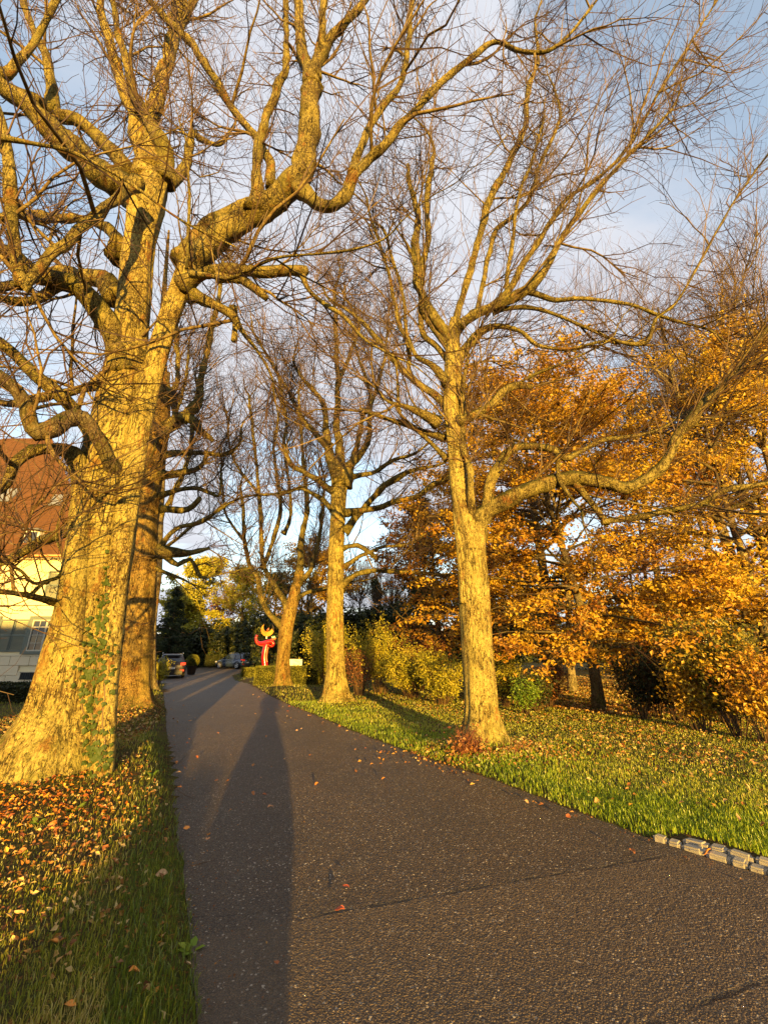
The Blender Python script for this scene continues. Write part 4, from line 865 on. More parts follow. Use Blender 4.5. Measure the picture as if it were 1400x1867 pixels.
def shrub(label, X, Y, H, rad, mat, nleaf, size, name='shrub', group=None, nst=26, spread=.08, stem='twig', cat='shrub', arch=.0, base=.15, bias=(0, -.4, .5)):
    T = thing(name, label, cat, (X, Y, 0), 0, group)
    a = rng.uniform(0, 6.3, nst); rr = rng.random(nst) * rad * base * 2
    p = np.stack([X + rr * np.cos(a), Y + rr * np.sin(a), np.full(nst, -.02)], 1)
    tn = unit(np.stack([np.cos(a) * rad / H * .7, np.sin(a) * rad / H * .7, np.ones(nst)], 1))
    P1, R1 = shoots(p, tn, rng.uniform(.75, 1.1, nst) * math.hypot(H, rad * .5), np.full(nst, .012), 8, 5, -arch, .12, .5, .3)
    p, tn, r2 = samp_arr(P1, R1, nst * 9, .25, 1)
    P2, R2 = shoots(p, tn, rng.uniform(.15, .4, nst * 9) * max(H, rad), r2 * .55, 48, 3, .02, .16, .3, .4)
    V, Fq = twig_mesh([(P1, R1), (P2, R2)], 4); tag(link('stems', make_mesh('stems', V, [Fq]), M[stem], T), kind='stuff')
    pos, _, _ = samp_arr(P2, R2, nleaf, .05, 1); pos += rng.normal(0, spread, pos.shape); pos[:, 2] = np.abs(pos[:, 2]) + .02
    foliage('leaves', pos, size, mat, T, rnd=clump_fast(pos, 2.5), nrm_bias=bias)
    return T
SG = 'shrubs along the edge of the right lawn'
def pshrub(lab, px, ytop, ybase, wpx, mat, n, size, **kw):
    g = ground_at(px, ybase); tt = math.hypot(g.y, 0) ; r_ = wpx / 2 / F_PX * (g.y * cp - EYE * sp)
    return shrub(lab, g.x, g.y + r_ * .6, zat(ytop, g.y + r_ * .6), r_, mat, n, size, group=kw.pop('group', SG), **kw)
pshrub('bright yellow-green arching shrub right of the slim straight tree', 692, 1150, 1268, 84, 'lime', 7000, .075, arch=.06, nst=34)
pshrub('russet low shrub between the slim straight trunk and the bright yellow one', 655, 1185, 1272, 60, 'red_leaf', 1500, .06)
pshrub('olive-yellow shrub in the middle of the row, right of the bright yellow one', 752, 1190, 1278, 84, 'lime', 5200, .07, arch=.04, nst=34)
pshrub('olive-yellow shrub touching the left side of the right tree', 812, 1200, 1290, 84, 'lime', 5000, .07, arch=.04, nst=34)
pshrub('yellow loose shrub between the clipped hedge and the slim straight tree', 592, 1150, 1258, 60, 'lime', 5000, .08, nst=30)
pshrub('yellow-green shrub just right of the right tree trunk', 925, 1200, 1292, 50, 'lime', 2600, .065, nst=24)
pshrub('fresh green small shrub right of the right tree, in front of the dark one', 962, 1248, 1306, 36, 'bright_green', 1700, .06, nst=22)
pshrub('dark green low shrub behind the fresh green one', 985, 1232, 1300, 50, 'dark_green', 2400, .07, nst=22)
pshrub('reddish-leaved small shrub at the edge of the leaf-strewn wood', 1006, 1225, 1292, 44, 'red_leaf', 2400, .065, nst=20)
pshrub('russet undergrowth shrub behind the yellow row near the brown beech', 770, 1170, 1262, 110, 'red_leaf', 3800, .09, nst=34, stem='russet_stem')
pshrub('dark leafy shrub with russet leaves right of the slanting dark trunk', 1190, 1200, 1318, 80, 'dark_green', 1500, .08, nst=24)
pshrub('russet shrub catching the sun right of the slanting dark trunk', 1212, 1195, 1312, 56, 'red_leaf', 2000, .085, nst=20)
pshrub('yellow-leaved shrub at the lawn edge, left of the rightmost one', 1300, 1215, 1340, 92, 'beech_yellow', 2300, .085, nst=26)
pshrub('broad shrub at the right edge with orange and olive leaves', 1375, 1160, 1352, 110, 'olive', 4600, .08, nst=34)
pshrub('dark evergreen shrub between the sunlit ones on the right', 1255, 1190, 1322, 84, 'dark_green', 2200, .08, nst=26)
pshrub('dark evergreen shrub behind the rightmost shrub', 1350, 1150, 1325, 110, 'dark_green', 5200, .09, nst=34)
pshrub('orange-leaved bush in the corner beside the rightmost shrub', 1420, 1190, 1362, 80, 'beech', 2200, .085, nst=26)
pshrub('low yellow bush by the pale trunk in the wood', 1150, 1150, 1262, 80, 'beech_yellow', 2600, .11, nst=26)
pshrub('golden bush at the foot of the stout yellow trunk', 1030, 1130, 1240, 66, 'beech', 3600, .12, nst=26)

# clipped hedges
def hedge(label, boxes, n, size, mat='hedge', name='clipped_hedge', top_round=0, group=None):
    x0, y0, z0, x1, y1, z1 = boxes; T = thing(name, label, 'hedge', ((x0 + x1) / 2, (y0 + y1) / 2, 0), 0, group)
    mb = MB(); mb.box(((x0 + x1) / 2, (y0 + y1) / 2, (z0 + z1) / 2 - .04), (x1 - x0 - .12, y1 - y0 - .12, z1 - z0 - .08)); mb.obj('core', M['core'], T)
    ax, ay, az = (x1 - x0), (y1 - y0), (z1 - z0); areas = np.array([ax * az, ax * az * .4, ay * az, ay * az, ax * ay]); f = rng.choice(5, n, p=areas / areas.sum())
    u, v = rng.random(n), rng.random(n); d = np.abs(rng.normal(0, .03, n)) - .012
    pos = np.empty((n, 3))
    pos[:, 0] = np.where(f < 2, x0 + u * ax, np.where(f == 2, x0 + d, np.where(f == 3, x1 - d, x0 + u * ax)))
    pos[:, 1] = np.where(f == 0, y0 + d, np.where(f == 1, y1 - d, y0 + (np.where(f < 4, u, v)) * ay))
    pos[:, 2] = np.where(f == 4, z1 - d, z0 + v * az)
    pos += rng.normal(0, .012, pos.shape)
    foliage('leaves', pos, size, mat, T, rnd=clump_fast(pos, 3))
    return T
xh0, xh1 = xat(463, 1235, 24.1), xat(578, 1235, 24.1)
hedge('square clipped yellow-green hedge below the red sculpture', (xh0, 24.1, 0, xh1, 25.0, .95), 9000, .055)
hedge('shaded clipped hedge continuing right towards the slim straight tree', (xh1 + .05, 24.3, 0, xh1 + 1.6, 25.1, .97), 3500, .06)
hedge('small low clipped hedge between the parking area and the red sculpture', (xat(440, 1222, 32), 32, 0, xat(466, 1222, 32), 33, .62), 2500, .07)
hedge('low dark hedge in front of the cream house', (-26, 15.2, 0, -11.6, 16.4, .62), 9000, .08, 'dark_green')
hedge('long dark hedge at the far end of the parking area', (-31, 55.5, 0, -13.2, 56.8, 1.5), 8000, .16, 'dark_green')
hedge('tall dark hedge out of view, added to shade the left side', (-26, -7.2, 0, -5.35, -5.8, 5.0), 7000, .18, 'dark_green')  # unseen occluder, placed to keep low sun off house wall and brown car
g = ground_at(293, 1254)
shrub('narrow upright yellow-lit bush beside the brown car', g.x - .12, g.y, 1.3, .16, 'lime', 1900, .06, nst=12, spread=.05)
shrub('low leafy bush with dark gaps at the foot of the far left trunk', g.x - .7, g.y - .4, .8, .5, 'olive', 1500, .09, nst=18)
T = thing('shadow_bush', 'rounded bush behind the camera, added to cast a shadow on the drive', 'shrub', (1.88, -11.4, 0))  # unseen bush, added so its rounded shadow falls along the drive's left edge
n = 7000; d = unit(rng.normal(size=(n, 3))); pos = np.array([1.88, -11.4, .66]) + d * np.array([.52, .52, .70]) * (1 + rng.normal(0, .03, (n, 1)))
foliage('leaves', pos, .06, 'dark_green', T)
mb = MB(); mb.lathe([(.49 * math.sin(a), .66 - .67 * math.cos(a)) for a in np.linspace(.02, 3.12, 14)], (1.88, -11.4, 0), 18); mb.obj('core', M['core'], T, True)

# ------------------------------------------------------------------ house
M['plaster'] = simple('cream_plaster', (.74, .66, .42), .9, .1, var=.06, scale=1.5, bump=.006, bscale=80)
M['stone'] = simple('sandstone', (.64, .57, .40), .9, .1, var=.12, scale=2.5, bump=.01, bscale=40)
M['roof'] = simple('clay_tile', (.10, .046, .018), .85, .15, var=.6, scale=3.5, bump=.02, bscale=18)
M['shutter'] = simple('grey_green_paint', (.13, .155, .13), .55, .3)
M['white_paint'] = simple('white_paint', (.72, .70, .62), .5, .3, var=.04)
M['frame_paint'] = simple('frame_paint', (.42, .41, .33), .5, .3, var=.04)
M['glass'] = simple('window_glass', (.035, .04, .045), .06, .7)
M['copper'] = simple('copper_pipe', (.40, .19, .07), .5, .4, .3)
M['dark_metal'] = simple('dark_metal', (.03, .03, .03), .5, .4)
M['lead'] = simple('lead_grey', (.16, .17, .19), .5, .4)
H = thing('house', 'cream house with grey-green shutters and orange tiled hip roof behind the left trees', 'house', (-24, 22, 0))
HY, HX0, HX1, EZ = 22.0, -36.0, -15.6, 6.45
mb = MB(); mb.box(((HX0 + HX1) / 2, HY + 2.7, (EZ + 0.0) / 2), (HX1 - HX0, 5.4, EZ)); mb.obj('wall', M['plaster'], H)
# stone plinth blocks
bm_ = []
def block_mesh(wd, ht, dp_=.07, name='stone_block'):
    b = bmesh.new(); bmesh.ops.create_cube(b, size=1)
    for v_ in b.verts: v_.co = Vector((v_.co.x * wd, v_.co.y * dp_, v_.co.z * ht))
    bmesh.ops.bevel(b, geom=b.edges[:], offset=.012, segments=1, affect='EDGES'); me = bpy.data.meshes.new(name); b.to_mesh(me); b.free(); me.materials.append(M['stone']); return me
bw, bh = .98, .46; bme = [block_mesh(bw - .015, bh - .015), block_mesh(bw * .6 - .015, bh - .015)]
for r_ in range(3):
    x = HX1 - .5 - (r_ % 2) * .45; k = 0
    while x > -27:
        z = .12 + bh * (r_ + .5)
        vent = abs(x - (xat(56, 1234, HY))) < .85 and r_ == 1
        if not vent:
            o = bpy.data.objects.new('stone_block', bme[0]); col.objects.link(o); o.parent = H; o.location = Vector((x, HY - .03 - .004 * (k % 3), z)) - H.location
        x -= bw; k += 1
xv0, xv1 = xat(38, 1234, HY), xat(74, 1234, HY)
v_ = MB().box(((xv0 + xv1) / 2, HY - .02, .56), (xv1 - xv0 + .9, .05, .43)).obj('vent_surround', M['stone'], H)
v_ = MB().box(((xv0 + xv1) / 2, HY - .06, .57), (xv1 - xv0, .04, .30)).obj('basement_vent', M['glass'], H)
mbb = MB()
for i in range(9): mbb.box((xv0 + (xv1 - xv0) * (i + .5) / 9, HY - .09, .57), (.018, .02, .30))
for s_ in (-1, 1): mbb.box(((xv0 + xv1) / 2, HY - .09, .57 + s_ * .155), (xv1 - xv0 + .04, .025, .025))
mbb.obj('vent_grille', M['dark_metal'], H)
MB().box(((HX0 + HX1) / 2, HY - .045, 1.53), (HX1 - HX0, .09, .07)).obj('plinth_course', M['stone'], H)
def part_of(o, child):           # make child (world coordinates) a part of part o, whose origin is the thing's
    child.parent = o; child.matrix_parent_inverse = Matrix.Identity(4); child.matrix_basis = Matrix.Identity(4); return child
def window(xc, z0, z1, wd=1.5, rows=3, HY=HY, slats=True):
    zc_ = (z0 + z1) / 2; hh = z1 - z0
    surround = MB()
    for s_ in (-1, 1): surround.box((xc + s_ * (wd / 2 + .07), HY - .03, zc_), (.14, .10, hh))
    surround.box((xc, HY - .03, z1 + .09), (wd + .36, .12, .18)); surround.box((xc, HY - .06, z0 - .07), (wd + .36, .18, .14))
    w_ = surround.obj('window', M['shutter'], H)
    f = MB()
    for s_ in (-1, 1): f.box((xc + s_ * (wd / 2 - .035), HY - .035, zc_), (.07, .06, hh))
    for z in (z0 + .035, z1 - .035): f.box((xc, HY - .035, z), (wd - .14, .058, .07))
    f.box((xc, HY - .037, zc_), (.09, .06, hh - .14)); f.box((xc, HY - .039, z0 + hh * .76), (wd - .14, .064, .06))
    for s_ in (-1, 1):
        f.box((xc + s_ * wd * .245, HY - .03, zc_), (.03, .035, hh - .14))
        for r_ in range(1, rows): f.box((xc + s_ * wd * .25, HY - .028, z0 + hh * .76 * r_ / rows), (wd * .40, .03, .028))
    part_of(w_, link('frame', f.mesh('frame'), M['frame_paint']))
    for s_ in (-1, 1):
        part_of(w_, link('pane', MB().box((xc + s_ * wd * .245, HY - .012, zc_), (wd * .47, .02, hh - .1)).mesh('pane'), M['glass']))
    for s_ in (-1, 1):
        sx = xc + s_ * (wd / 2 + .14 + .40); sh = MB()
        for q in (-1, 1): sh.box((sx + q * .35, HY - .05, zc_), (.08, .05, hh + .06))
        for z in (z0 + .02, zc_, z1 - .02): sh.box((sx, HY - .05, z), (.62, .048, .09))
        k = 0; z = z0 + .1
        while z < z1 - .1: sh.box((sx, HY - .045, z), (.62, .035, .035)); z += .055
        sh.obj('shutter', M['shutter'], H)
xw = xat(82, 1160, HY)
for k in range(4):
    window(xw - 3.32 * k, 1.72, 3.25)
    if k < 3: window(xat(97, 1075, HY) + 1.29 - 6.6 * k, 4.3, 5.75)
mb = MB(); mb.tube([(xat(12, 1000, HY), HY - .1, .2), (xat(12, 1000, HY), HY - .1, EZ - .2)], [.055, .055], 10); mb.obj('downpipe', M['copper'], H, True)
# roof: hipped, in stepped courses of tiles
EO = .55; rx1, rx0, ry0 = HX1 + EO, HX0 - EO, HY - EO
MB().box(((rx0 + rx1) / 2, HY - EO / 2 + .02, EZ - .02), (rx1 - rx0, EO, .1)).obj('soffit', M['white_paint'], H)
mb = MB(); mb.tube([(rx0, ry0 - .06, EZ + .02), (rx1, ry0 - .06, EZ + .02)], [.08, .08], 8); mb.obj('gutter', M['copper'], H, True)
nc = 46; roofm = MB(); S = 9.0
for i in range(nc):
    a, b = S * i / nc, S * (i + 1) / nc + .05; lift = .05
    for (xx0, xx1) in [(rx0, rx1)]:
        V = [(xx0 + a, ry0 + .6 * a, EZ + 1.1 * a + lift), (xx1 - a, ry0 + .6 * a, EZ + 1.1 * a + lift), (xx1 - b, ry0 + .6 * b, EZ + 1.1 * b), (xx0 + b, ry0 + .6 * b, EZ + 1.1 * b),
             (xx0 + a, ry0 + .6 * a, EZ + 1.1 * a - .01), (xx1 - a, ry0 + .6 * a, EZ + 1.1 * a - .01)]
        roofm.add(V, [(0, 1, 2, 3), (4, 5, 1, 0)])
    V = [(rx1 - a, ry0 + .6 * a, EZ + 1.1 * a + lift), (rx1 - a, HY + 5.4 + EO - .12 * a, EZ + 1.1 * a + lift), (rx1 - b, HY + 5.4 + EO - .12 * b, EZ + 1.1 * b), (rx1 - b, ry0 + .6 * b, EZ + 1.1 * b)]
    roofm.add(V, [(0, 1, 2, 3)])
roofm.obj('roof', M['roof'], H)
def roof_pt(x, y_px):
    # where the sight line through (x, y_px) meets the front roof plane
    best = None
    for k in range(400):
        s_ = k * .02; p = Vector((0, ry0 + .6 * s_, EZ + 1.1 * s_)); v = zat(y_px, p.y)
        if v <= p.z: best = s_; break
    y_ = ry0 + .6 * best; return Vector((xat(x, y_px, y_), y_, EZ + 1.1 * best))
for (x, y, wd, nm) in ((106, 914, .75, 'skylight'), (14, 905, .95, 'skylight')):
    p = roof_pt(x, y); me = MB().box((0, 0, 0), (wd, wd * 1.25, .10)); fo = link(nm, me.mesh(nm), M['lead'], H, True)
    fo.rotation_euler = (math.atan2(1.1, .6), 0, 0); fo.location = p - H.location + Vector((0, -.06, .05))
    pn = link('pane', MB().box((0, 0, .055), (wd - .16, wd * 1.25 - .16, .02)).mesh('pane'), M['lead']); pn.parent = fo
p = roof_pt(58, 985)
d_ = MB().box((p.x, p.y + .6, p.z + .1), (.8, 1.4, .8)).obj('dormer', M['white_paint'], H)
part_of(d_, link('pane', MB().box((p.x, p.y - .11, p.z + .12), (.62, .03, .6)).mesh('pane'), M['glass']))
part_of(d_, link('dormer_roof', MB().box((p.x, p.y + .5, p.z + .54), (1.0, 1.7, .08)).mesh('dormer_roof'), M['lead']))

# pale building glimpsed through the wood on the right
B2 = thing('distant_building', 'pale grey building glimpsed between trunks at the right edge', 'building', (24, 40, 0))
bx0, bx1 = xat(1276, 1150, 40), xat(1312, 1150, 40)
MB().box(((bx0 + bx1) / 2, 43, 3.2), (bx1 - bx0, 6, 6.4)).obj('wall', M['white_paint'], B2)
MB().box(((bx0 + bx1) / 2, 43, 6.6), (bx1 - bx0 + .8, 6.8, .4)).obj('roof', M['lead'], B2)
for z in (1.9, 4.6): MB().box(((bx0 + bx1) / 2 - .3, 39.97, z), (.8, .05, 1.2)).obj('window', M['glass'], B2)
B3 = thing('distant_building', 'low pale building with flat roof at the far right behind the wood', 'building', (34, 44, 0))
MB().box((xat(1440, 1150, 44) + 2, 46, 2.0), (9, 4, 4)).obj('wall', M['plaster'], B3)
MB().box((xat(1440, 1150, 44) + 2, 46, 4.15), (10, 5, .3)).obj('roof', M['white_paint'], B3)
MB().box((xat(1440, 1150, 44) + .2, 43.97, 1.9), (1.6, .05, 1.4)).obj('window', M['glass'], B3)

# ------------------------------------------------------------------ cars
M['tyre'] = simple('tyre', (.02, .02, .02), .8, .2)
M['rim'] = simple('alloy', (.45, .45, .46), .35, .5, .7)
M['plate'] = simple('plate', (.75, .73, .68), .5, .3)
M['tail'] = simple('tail_lamp', (.55, .02, .02), .15, .6, coat=.5)
M['head'] = simple('head_lamp', (.6, .6, .6), .1, .7)
M['trim'] = simple('black_trim', (.018, .018, .018), .5, .3)
M['carglass'] = simple('car_glass', (.02, .03, .045), .05, .8)
M['brown_paint'] = simple('brown_car_paint', (.020, .013, .011), .35, .4, .2, .5, var=.03)
M['blue_paint'] = simple('blue_car_paint', (.035, .055, .10), .25, .5, .4, 1.0, var=.03)
M['silver'] = simple('silver_rail', (.5, .5, .5), .35, .5, .7)
def car(name, label, paint, X, Y, rz):
    T = thing(name, label, 'car', (X, Y, 0), rz, 'parked cars at the end of the driveway')
    # stations along the length (rear -> front): y, z bottom, z belt, half width low, half width belt
    st = [(-2.16, .45, .80, .74, .70), (-2.14, .32, 1.00, .84, .80), (-2.05, .28, 1.04, .90, .87), (-1.4, .22, 1.05, .92, .90), (0, .20, 1.02, .925, .91), (1.1, .20, .99, .92, .90), (1.55, .22, .95, .91, .86), (2.0, .26, .82, .86, .76), (2.16, .34, .68, .78, .66), (2.20, .42, .60, .70, .58)]
    V = []; k = 10
    for y, zb, zt, wl, wb in st:
        zm = (zb + zt) / 2
        V += [(-wl * .9, y, zb), (-wl, y, zb + .10), (-wl * 1.0, y, zm), (-wb, y, zt - .06), (-wb * .9, y, zt), (wb * .9, y, zt), (wb, y, zt - .06), (wl * 1.0, y, zm), (wl, y, zb + .10), (wl * .9, y, zb)]
    F = [(i * k + j, i * k + (j + 1) % k, (i + 1) * k + (j + 1) % k, (i + 1) * k + j) for i in range(len(st) - 1) for j in range(k)]
    F = [f[::-1] for f in F]
    mb = MB(); mb.add(V, F); n0 = len(V)
    c0 = np.mean(V[:k], axis=0); c1 = np.mean(V[-k:], axis=0)
    mb.v[-1] = np.vstack([mb.v[-1], c0, c1]); mb.n += 2
    mb.f[3].append(np.array([(n0, (j + 1) % k, j) for j in range(k)] + [(n0 + 1, n0 - k + j, n0 - k + (j + 1) % k) for j in range(k)])[:, ::-1])
    body = mb.obj('body', M[paint], T, True, True)
    # cabin
    cs = [(-2.02, 1.03, .82, .80), (-1.86, 1.38, .76, .70), (-1.72, 1.55, .72, .60), (-1.2, 1.61, .74, .60), (-.2, 1.62, .75, .61), (.35, 1.55, .74, .60), (.75, 1.34, .76, .68), (1.15, 1.02, .80, .78)]
    V = []
    for y, zt, wlo, wup in cs: V += [(-wlo - .05, y, 1.0), (-(wlo * .35 + wup * .65) - .05, y, 1.0 + (zt - 1.0) * .72), (-wup, y, zt), (wup, y, zt), ((wlo * .35 + wup * .65) + .05, y, 1.0 + (zt - 1.0) * .72), (wlo + .05, y, 1.0)]
    F = [(i * 6 + j, (i + 1) * 6 + j, (i + 1) * 6 + j + 1, i * 6 + j + 1) for i in range(len(cs) - 1) for j in range(5)]
    mb = MB(); mb.add(V, F, ); mb.obj('cabin', M[paint], T, True, True)
    MB().add([(-.66, -2.035, 1.07), (.66, -2.035, 1.07), (.60, -1.775, 1.50), (-.60, -1.775, 1.50)], [(0, 1, 2, 3)]).obj('rear_window', M['carglass'], T, local=True)
    MB().add([(-.68, 1.13, 1.07), (.68, 1.13, 1.07), (.58, .52, 1.52), (-.58, .52, 1.52)], [(0, 3, 2, 1)]).obj('windscreen', M['carglass'], T, local=True)
    for s in (-1, 1):
        x0, x1 = s * .875, s * .745
        for ya, yb, yc, yd in ((-1.75, -.95, -.95, -1.6), (-.88, .0, .0, -.88), (.07, .92, .42, .07)):
            MB().add([(x0, ya, 1.06), (x0, yb, 1.06), (x1, yc, 1.50), (x1, yd, 1.50)], [(0, 1, 2, 3) if s > 0 else (3, 2, 1, 0)]).obj('side_window', M['carglass'], T, local=True)
        tl = MB().box((s * .72, -2.115, .93), (.30, .12, .17)).box((s * .86, -1.98, .95), (.10, .26, .14)).obj('tail_light', M['tail'], T, local=True)
        MB().box((s * .70, -2.165, .50), (.30, .04, .09)).obj('reflector', M['tail'], T, local=True)
        MB().box((s * .66, 2.06, .72), (.34, .18, .14)).obj('headlight', M['head'], T, local=True)
        MB().box((s * .99, .72, 1.08), (.18, .12, .14)).obj('mirror', M[paint], T, local=True)
        mr_ = MB(); mr_.tube([(s * .66, -1.6, 1.60), (s * .66, -1.5, 1.66), (s * .66, .1, 1.67), (s * .66, .25, 1.62)], [.02] * 4, 6); mr_.obj('roof_rail', M['silver'], T, True, True)
        for y in (-1.35, 1.35):
            wl_ = MB(); wl_.lathe([(.0, -.11), (.24, -.11), (.335, -.10), (.35, -.05), (.35, .05), (.335, .10), (.24, .11), (0, .11)], k=24)
            for a in wl_.v: a[:] = a[:, [2, 0, 1]]; a += [s * .83, y, .35]
            wo = wl_.obj('wheel', M['tyre'], T, True, True)
            rm = MB(); rm.lathe([(0, .0), (.05, .012), (.06, .0)], k=10)
            for q in range(5):
                a = q * 2 * math.pi / 5
                rm.add([(-.03 * math.sin(a) * -1 + .04 * math.cos(a), .03 * math.cos(a) * -1 + .04 * math.sin(a), .004), (.03 * math.sin(a) * -1 + .04 * math.cos(a), .03 * math.cos(a) + .04 * math.sin(a), .004), (.045 * -math.sin(a) + .235 * math.cos(a), .045 * math.cos(a) + .235 * math.sin(a), 0), (-.045 * -math.sin(a) + .235 * math.cos(a), -.045 * math.cos(a) + .235 * math.sin(a), 0)], [(0, 1, 2, 3)])
            rm.lathe([(.215, .0), (.225, .012), (.245, .012), (.25, 0)], k=24)
            for a in rm.v:
                z = a[:, 2].copy(); b = a[:, [0, 1]].copy(); a[:, 0] = s * (.945 + z); a[:, 1] = b[:, 0] + y; a[:, 2] = b[:, 1] + .35
            ro = link('rim', rm.mesh('rim'), M['rim']); ro.parent = wo
            ar = MB(); ar.tube([(s * .915, y + .42 * math.cos(a), .35 + .42 * math.sin(a)) for a in np.linspace(-.2, math.pi + .2, 14)], [.045] * 14, 6); ar.obj('wheel_arch', M['trim'], T, True, True)
    MB().box((0, -2.155, .40), (1.5, .10, .24)).obj('rear_bumper', M['trim'], T, local=True)
    MB().box((0, 2.16, .42), (1.3, .10, .22)).obj('front_bumper', M['trim'], T, local=True)
    MB().box((0, -2.175, .66), (.52, .03, .115)).obj('number_plate', M['plate'], T, local=True)
    MB().box((0, -1.86, 1.60), (1.15, .22, .035)).obj('roof_spoiler', M[paint], T, local=True)
    MB().box((0, -2.06, 1.10), (.5, .03, .03)).obj('rear_wiper', M['trim'], T, local=True)
    MB().box((0, 0, .28), (1.5, 3.9, .16)).obj('underbody', M['trim'], T, local=True)
    return T
g = ground_at(309, 1237)
car('parked_car', 'dark brown parked car seen from behind, beside the topiary ball', 'brown_paint', g.x - .9, g.y + 1.9, R(25))
g = ground_at(427, 1219)
car('parked_car', 'dark blue parked car turned away at the far end of the drive', 'blue_paint', g.x, g.y - .2, R(63))

# ------------------------------------------------------------------ topiary ball in a pot
g = ground_at(348, 1230); tr_ = 32.8
T = thing('potted_topiary', 'clipped ball topiary in a dark tapered pot between the two parked cars', 'topiary', (g.x, g.y, 0))
M['pot'] = simple('dark_pot', (.045, .03, .022), .6, .3)
MB().lathe([(0, 0), (.27, 0), (.30, .05), (.38, .62), (.41, .64), (.41, .70), (.35, .70), (.34, .62), (0, .60)], (g.x, g.y, 0), 24).obj('pot', M['pot'], T, True)
n = 9000; d = unit(rng.normal(size=(n, 3))); pos = np.array([g.x, g.y, 1.02]) + d * (.52 + rng.normal(0, .015, (n, 1)))
foliage('leaves', pos, .05, 'hedge', T, rnd=clump_fast(pos, 4))
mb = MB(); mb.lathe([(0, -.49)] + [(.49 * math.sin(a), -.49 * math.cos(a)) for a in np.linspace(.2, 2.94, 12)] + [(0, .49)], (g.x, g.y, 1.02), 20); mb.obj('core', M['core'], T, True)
mb = MB(); mb.tube([(g.x, g.y, .5), (g.x, g.y, .9)], [.03, .03], 8); mb.obj('stem', M['bark_dark'], T, True)

# ------------------------------------------------------------------ red sculpture with golden crescent
M['red_gloss'] = simple('red_lacquer', (.28, .006, .004), .3, .5, coat=.5, var=.08)
M['orange_gloss'] = simple('orange_lacquer', (.30, .06, .006), .35, .5, coat=.4, var=.15)
M['gold'] = simple('gold_paint', (.50, .24, .015), .35, .5, .2, var=.15)
M['green_gloss'] = simple('green_lacquer', (.05, .30, .16), .35, .5)
SY = 25.7
T = thing('sculpture', 'glossy red curved sculpture topped by a golden crescent', 'sculpture', (xat(483, 1213, SY), SY, 0))
def sp_(x, y): return at(x, y, SY)[0]
def ptube(pts, name, mat, flat=1.0, k=16):
    P, Wd = traced([(x, y, w_) for x, y, w_ in pts], SY); P, Wd = smooth_path(P, Wd, .04); mb = MB(); mb.tube(P, Wd, k); mb.v[0][:, 1] = SY + (mb.v[0][:, 1] - SY) * flat
    return mb.obj(name, M[mat], T, True)
ptube([(483, 1232, 13), (483, 1212, 12), (482, 1200, 12), (483, 1190, 12), (485, 1180, 11), (487, 1174, 9)], 'column', 'red_gloss')
ptube([(488, 1208, 3), (487, 1198, 3.4), (488, 1188, 3.4), (490, 1180, 3)], 'inlay', 'orange_gloss', 1.0).location.y -= .13
ptube([(469, 1158, 5), (467, 1162, 5), (467, 1168, 6), (471, 1173, 8), (479, 1173.5, 9), (487, 1171, 9), (494, 1170, 8), (498, 1174, 7), (496, 1178, 5), (492, 1179, 3)], 'curling_arm', 'red_gloss', .7)
ptube([(468, 1164, 1.2), (469, 1172, 1.2), (474, 1177, 1.2), (482, 1178, 1.2), (490, 1176, 1.2), (497, 1179, 1.2)], 'light_edge', 'orange_gloss', .5).location.y -= .12
ptube([(492, 1169, 5), (497, 1166, 5), (501, 1165, 4), (503, 1163, 2)], 'hand', 'orange_gloss', .6)
for i, (dx, dy) in enumerate(((-3, -4), (0, -6), (3, -5), (5, -3))): ptube([(498, 1165, 2.2), (498 + dx * .6, 1165 + dy * .7, 2), (498 + dx, 1165 + dy, 1)], 'leaf_finger', 'green_gloss' if i % 2 else 'plate', .6, 8)
c, tt = at(488, 1148, SY); px = tt / F_PX; ro, ri, off = 12 * px, 9.3 * px, 4.6 * px; nseg = 40
mb = MB()
V = []; 
for i in range(nseg + 1):
    a = R(-235) + R(290) * i / nseg; oa = Vector((math.cos(a) * ro, 0, math.sin(a) * ro)); q = i / nseg; th = math.sin(math.pi * q) ** .8
    ia = oa.normalized() * (ro - 8.2 * px * th)
    for dy in (-.05, .05): V += [c + oa + Vector((0, dy * (.3 + .7 * th), 0)), c + ia + Vector((0, dy * (.3 + .7 * th), 0))]
F = []
for i in range(nseg):
    a = i * 4; b = a + 4; F += [(a, a + 1, b + 1, b), (a + 2, b + 2, b + 3, a + 3), (a, b, b + 2, a + 2), (a + 1, a + 3, b + 3, b + 1)]
mb.add([tuple(v) for v in V], F); mb.obj('crescent', M['gold'], T)
ptube([(486, 1165, 3), (486, 1160, 3), (486, 1157, 2)], 'crescent_stem', 'plate', 1)
ptube([(486, 1150, 3), (489, 1148, 3.5), (490, 1145, 2)], 'inner_figure', 'orange_gloss', .6)

# ------------------------------------------------------------------ white notice board
SBY = 26.3
x0, x1 = xat(527, 1208, SBY), xat(551, 1208, SBY); z0, z1 = zat(1217, SBY), zat(1202, SBY)
T = thing('notice_board', 'white notice board on posts standing behind the clipped hedge', 'sign', ((x0 + x1) / 2, SBY, 0))
b = MB().box(((x0 + x1) / 2, SBY, (z0 + z1) / 2), (x1 - x0, .04, z1 - z0)).obj('board', M['white_paint'], T)
for x in (x0 + .06, x1 - .06): MB().box((x, SBY + .045, z1 / 2), (.05, .05, z1)).obj('post', M['lead'], T)
for i, (q, wd) in enumerate(((.74, .5), (.56, .32), (.30, .42), (.18, .26))):
    MB().box((x1 - .12 - wd * .32, SBY - .022, z0 + (z1 - z0) * q), (wd * .6, .004, .022)).obj('text_line', M['lead'], T)

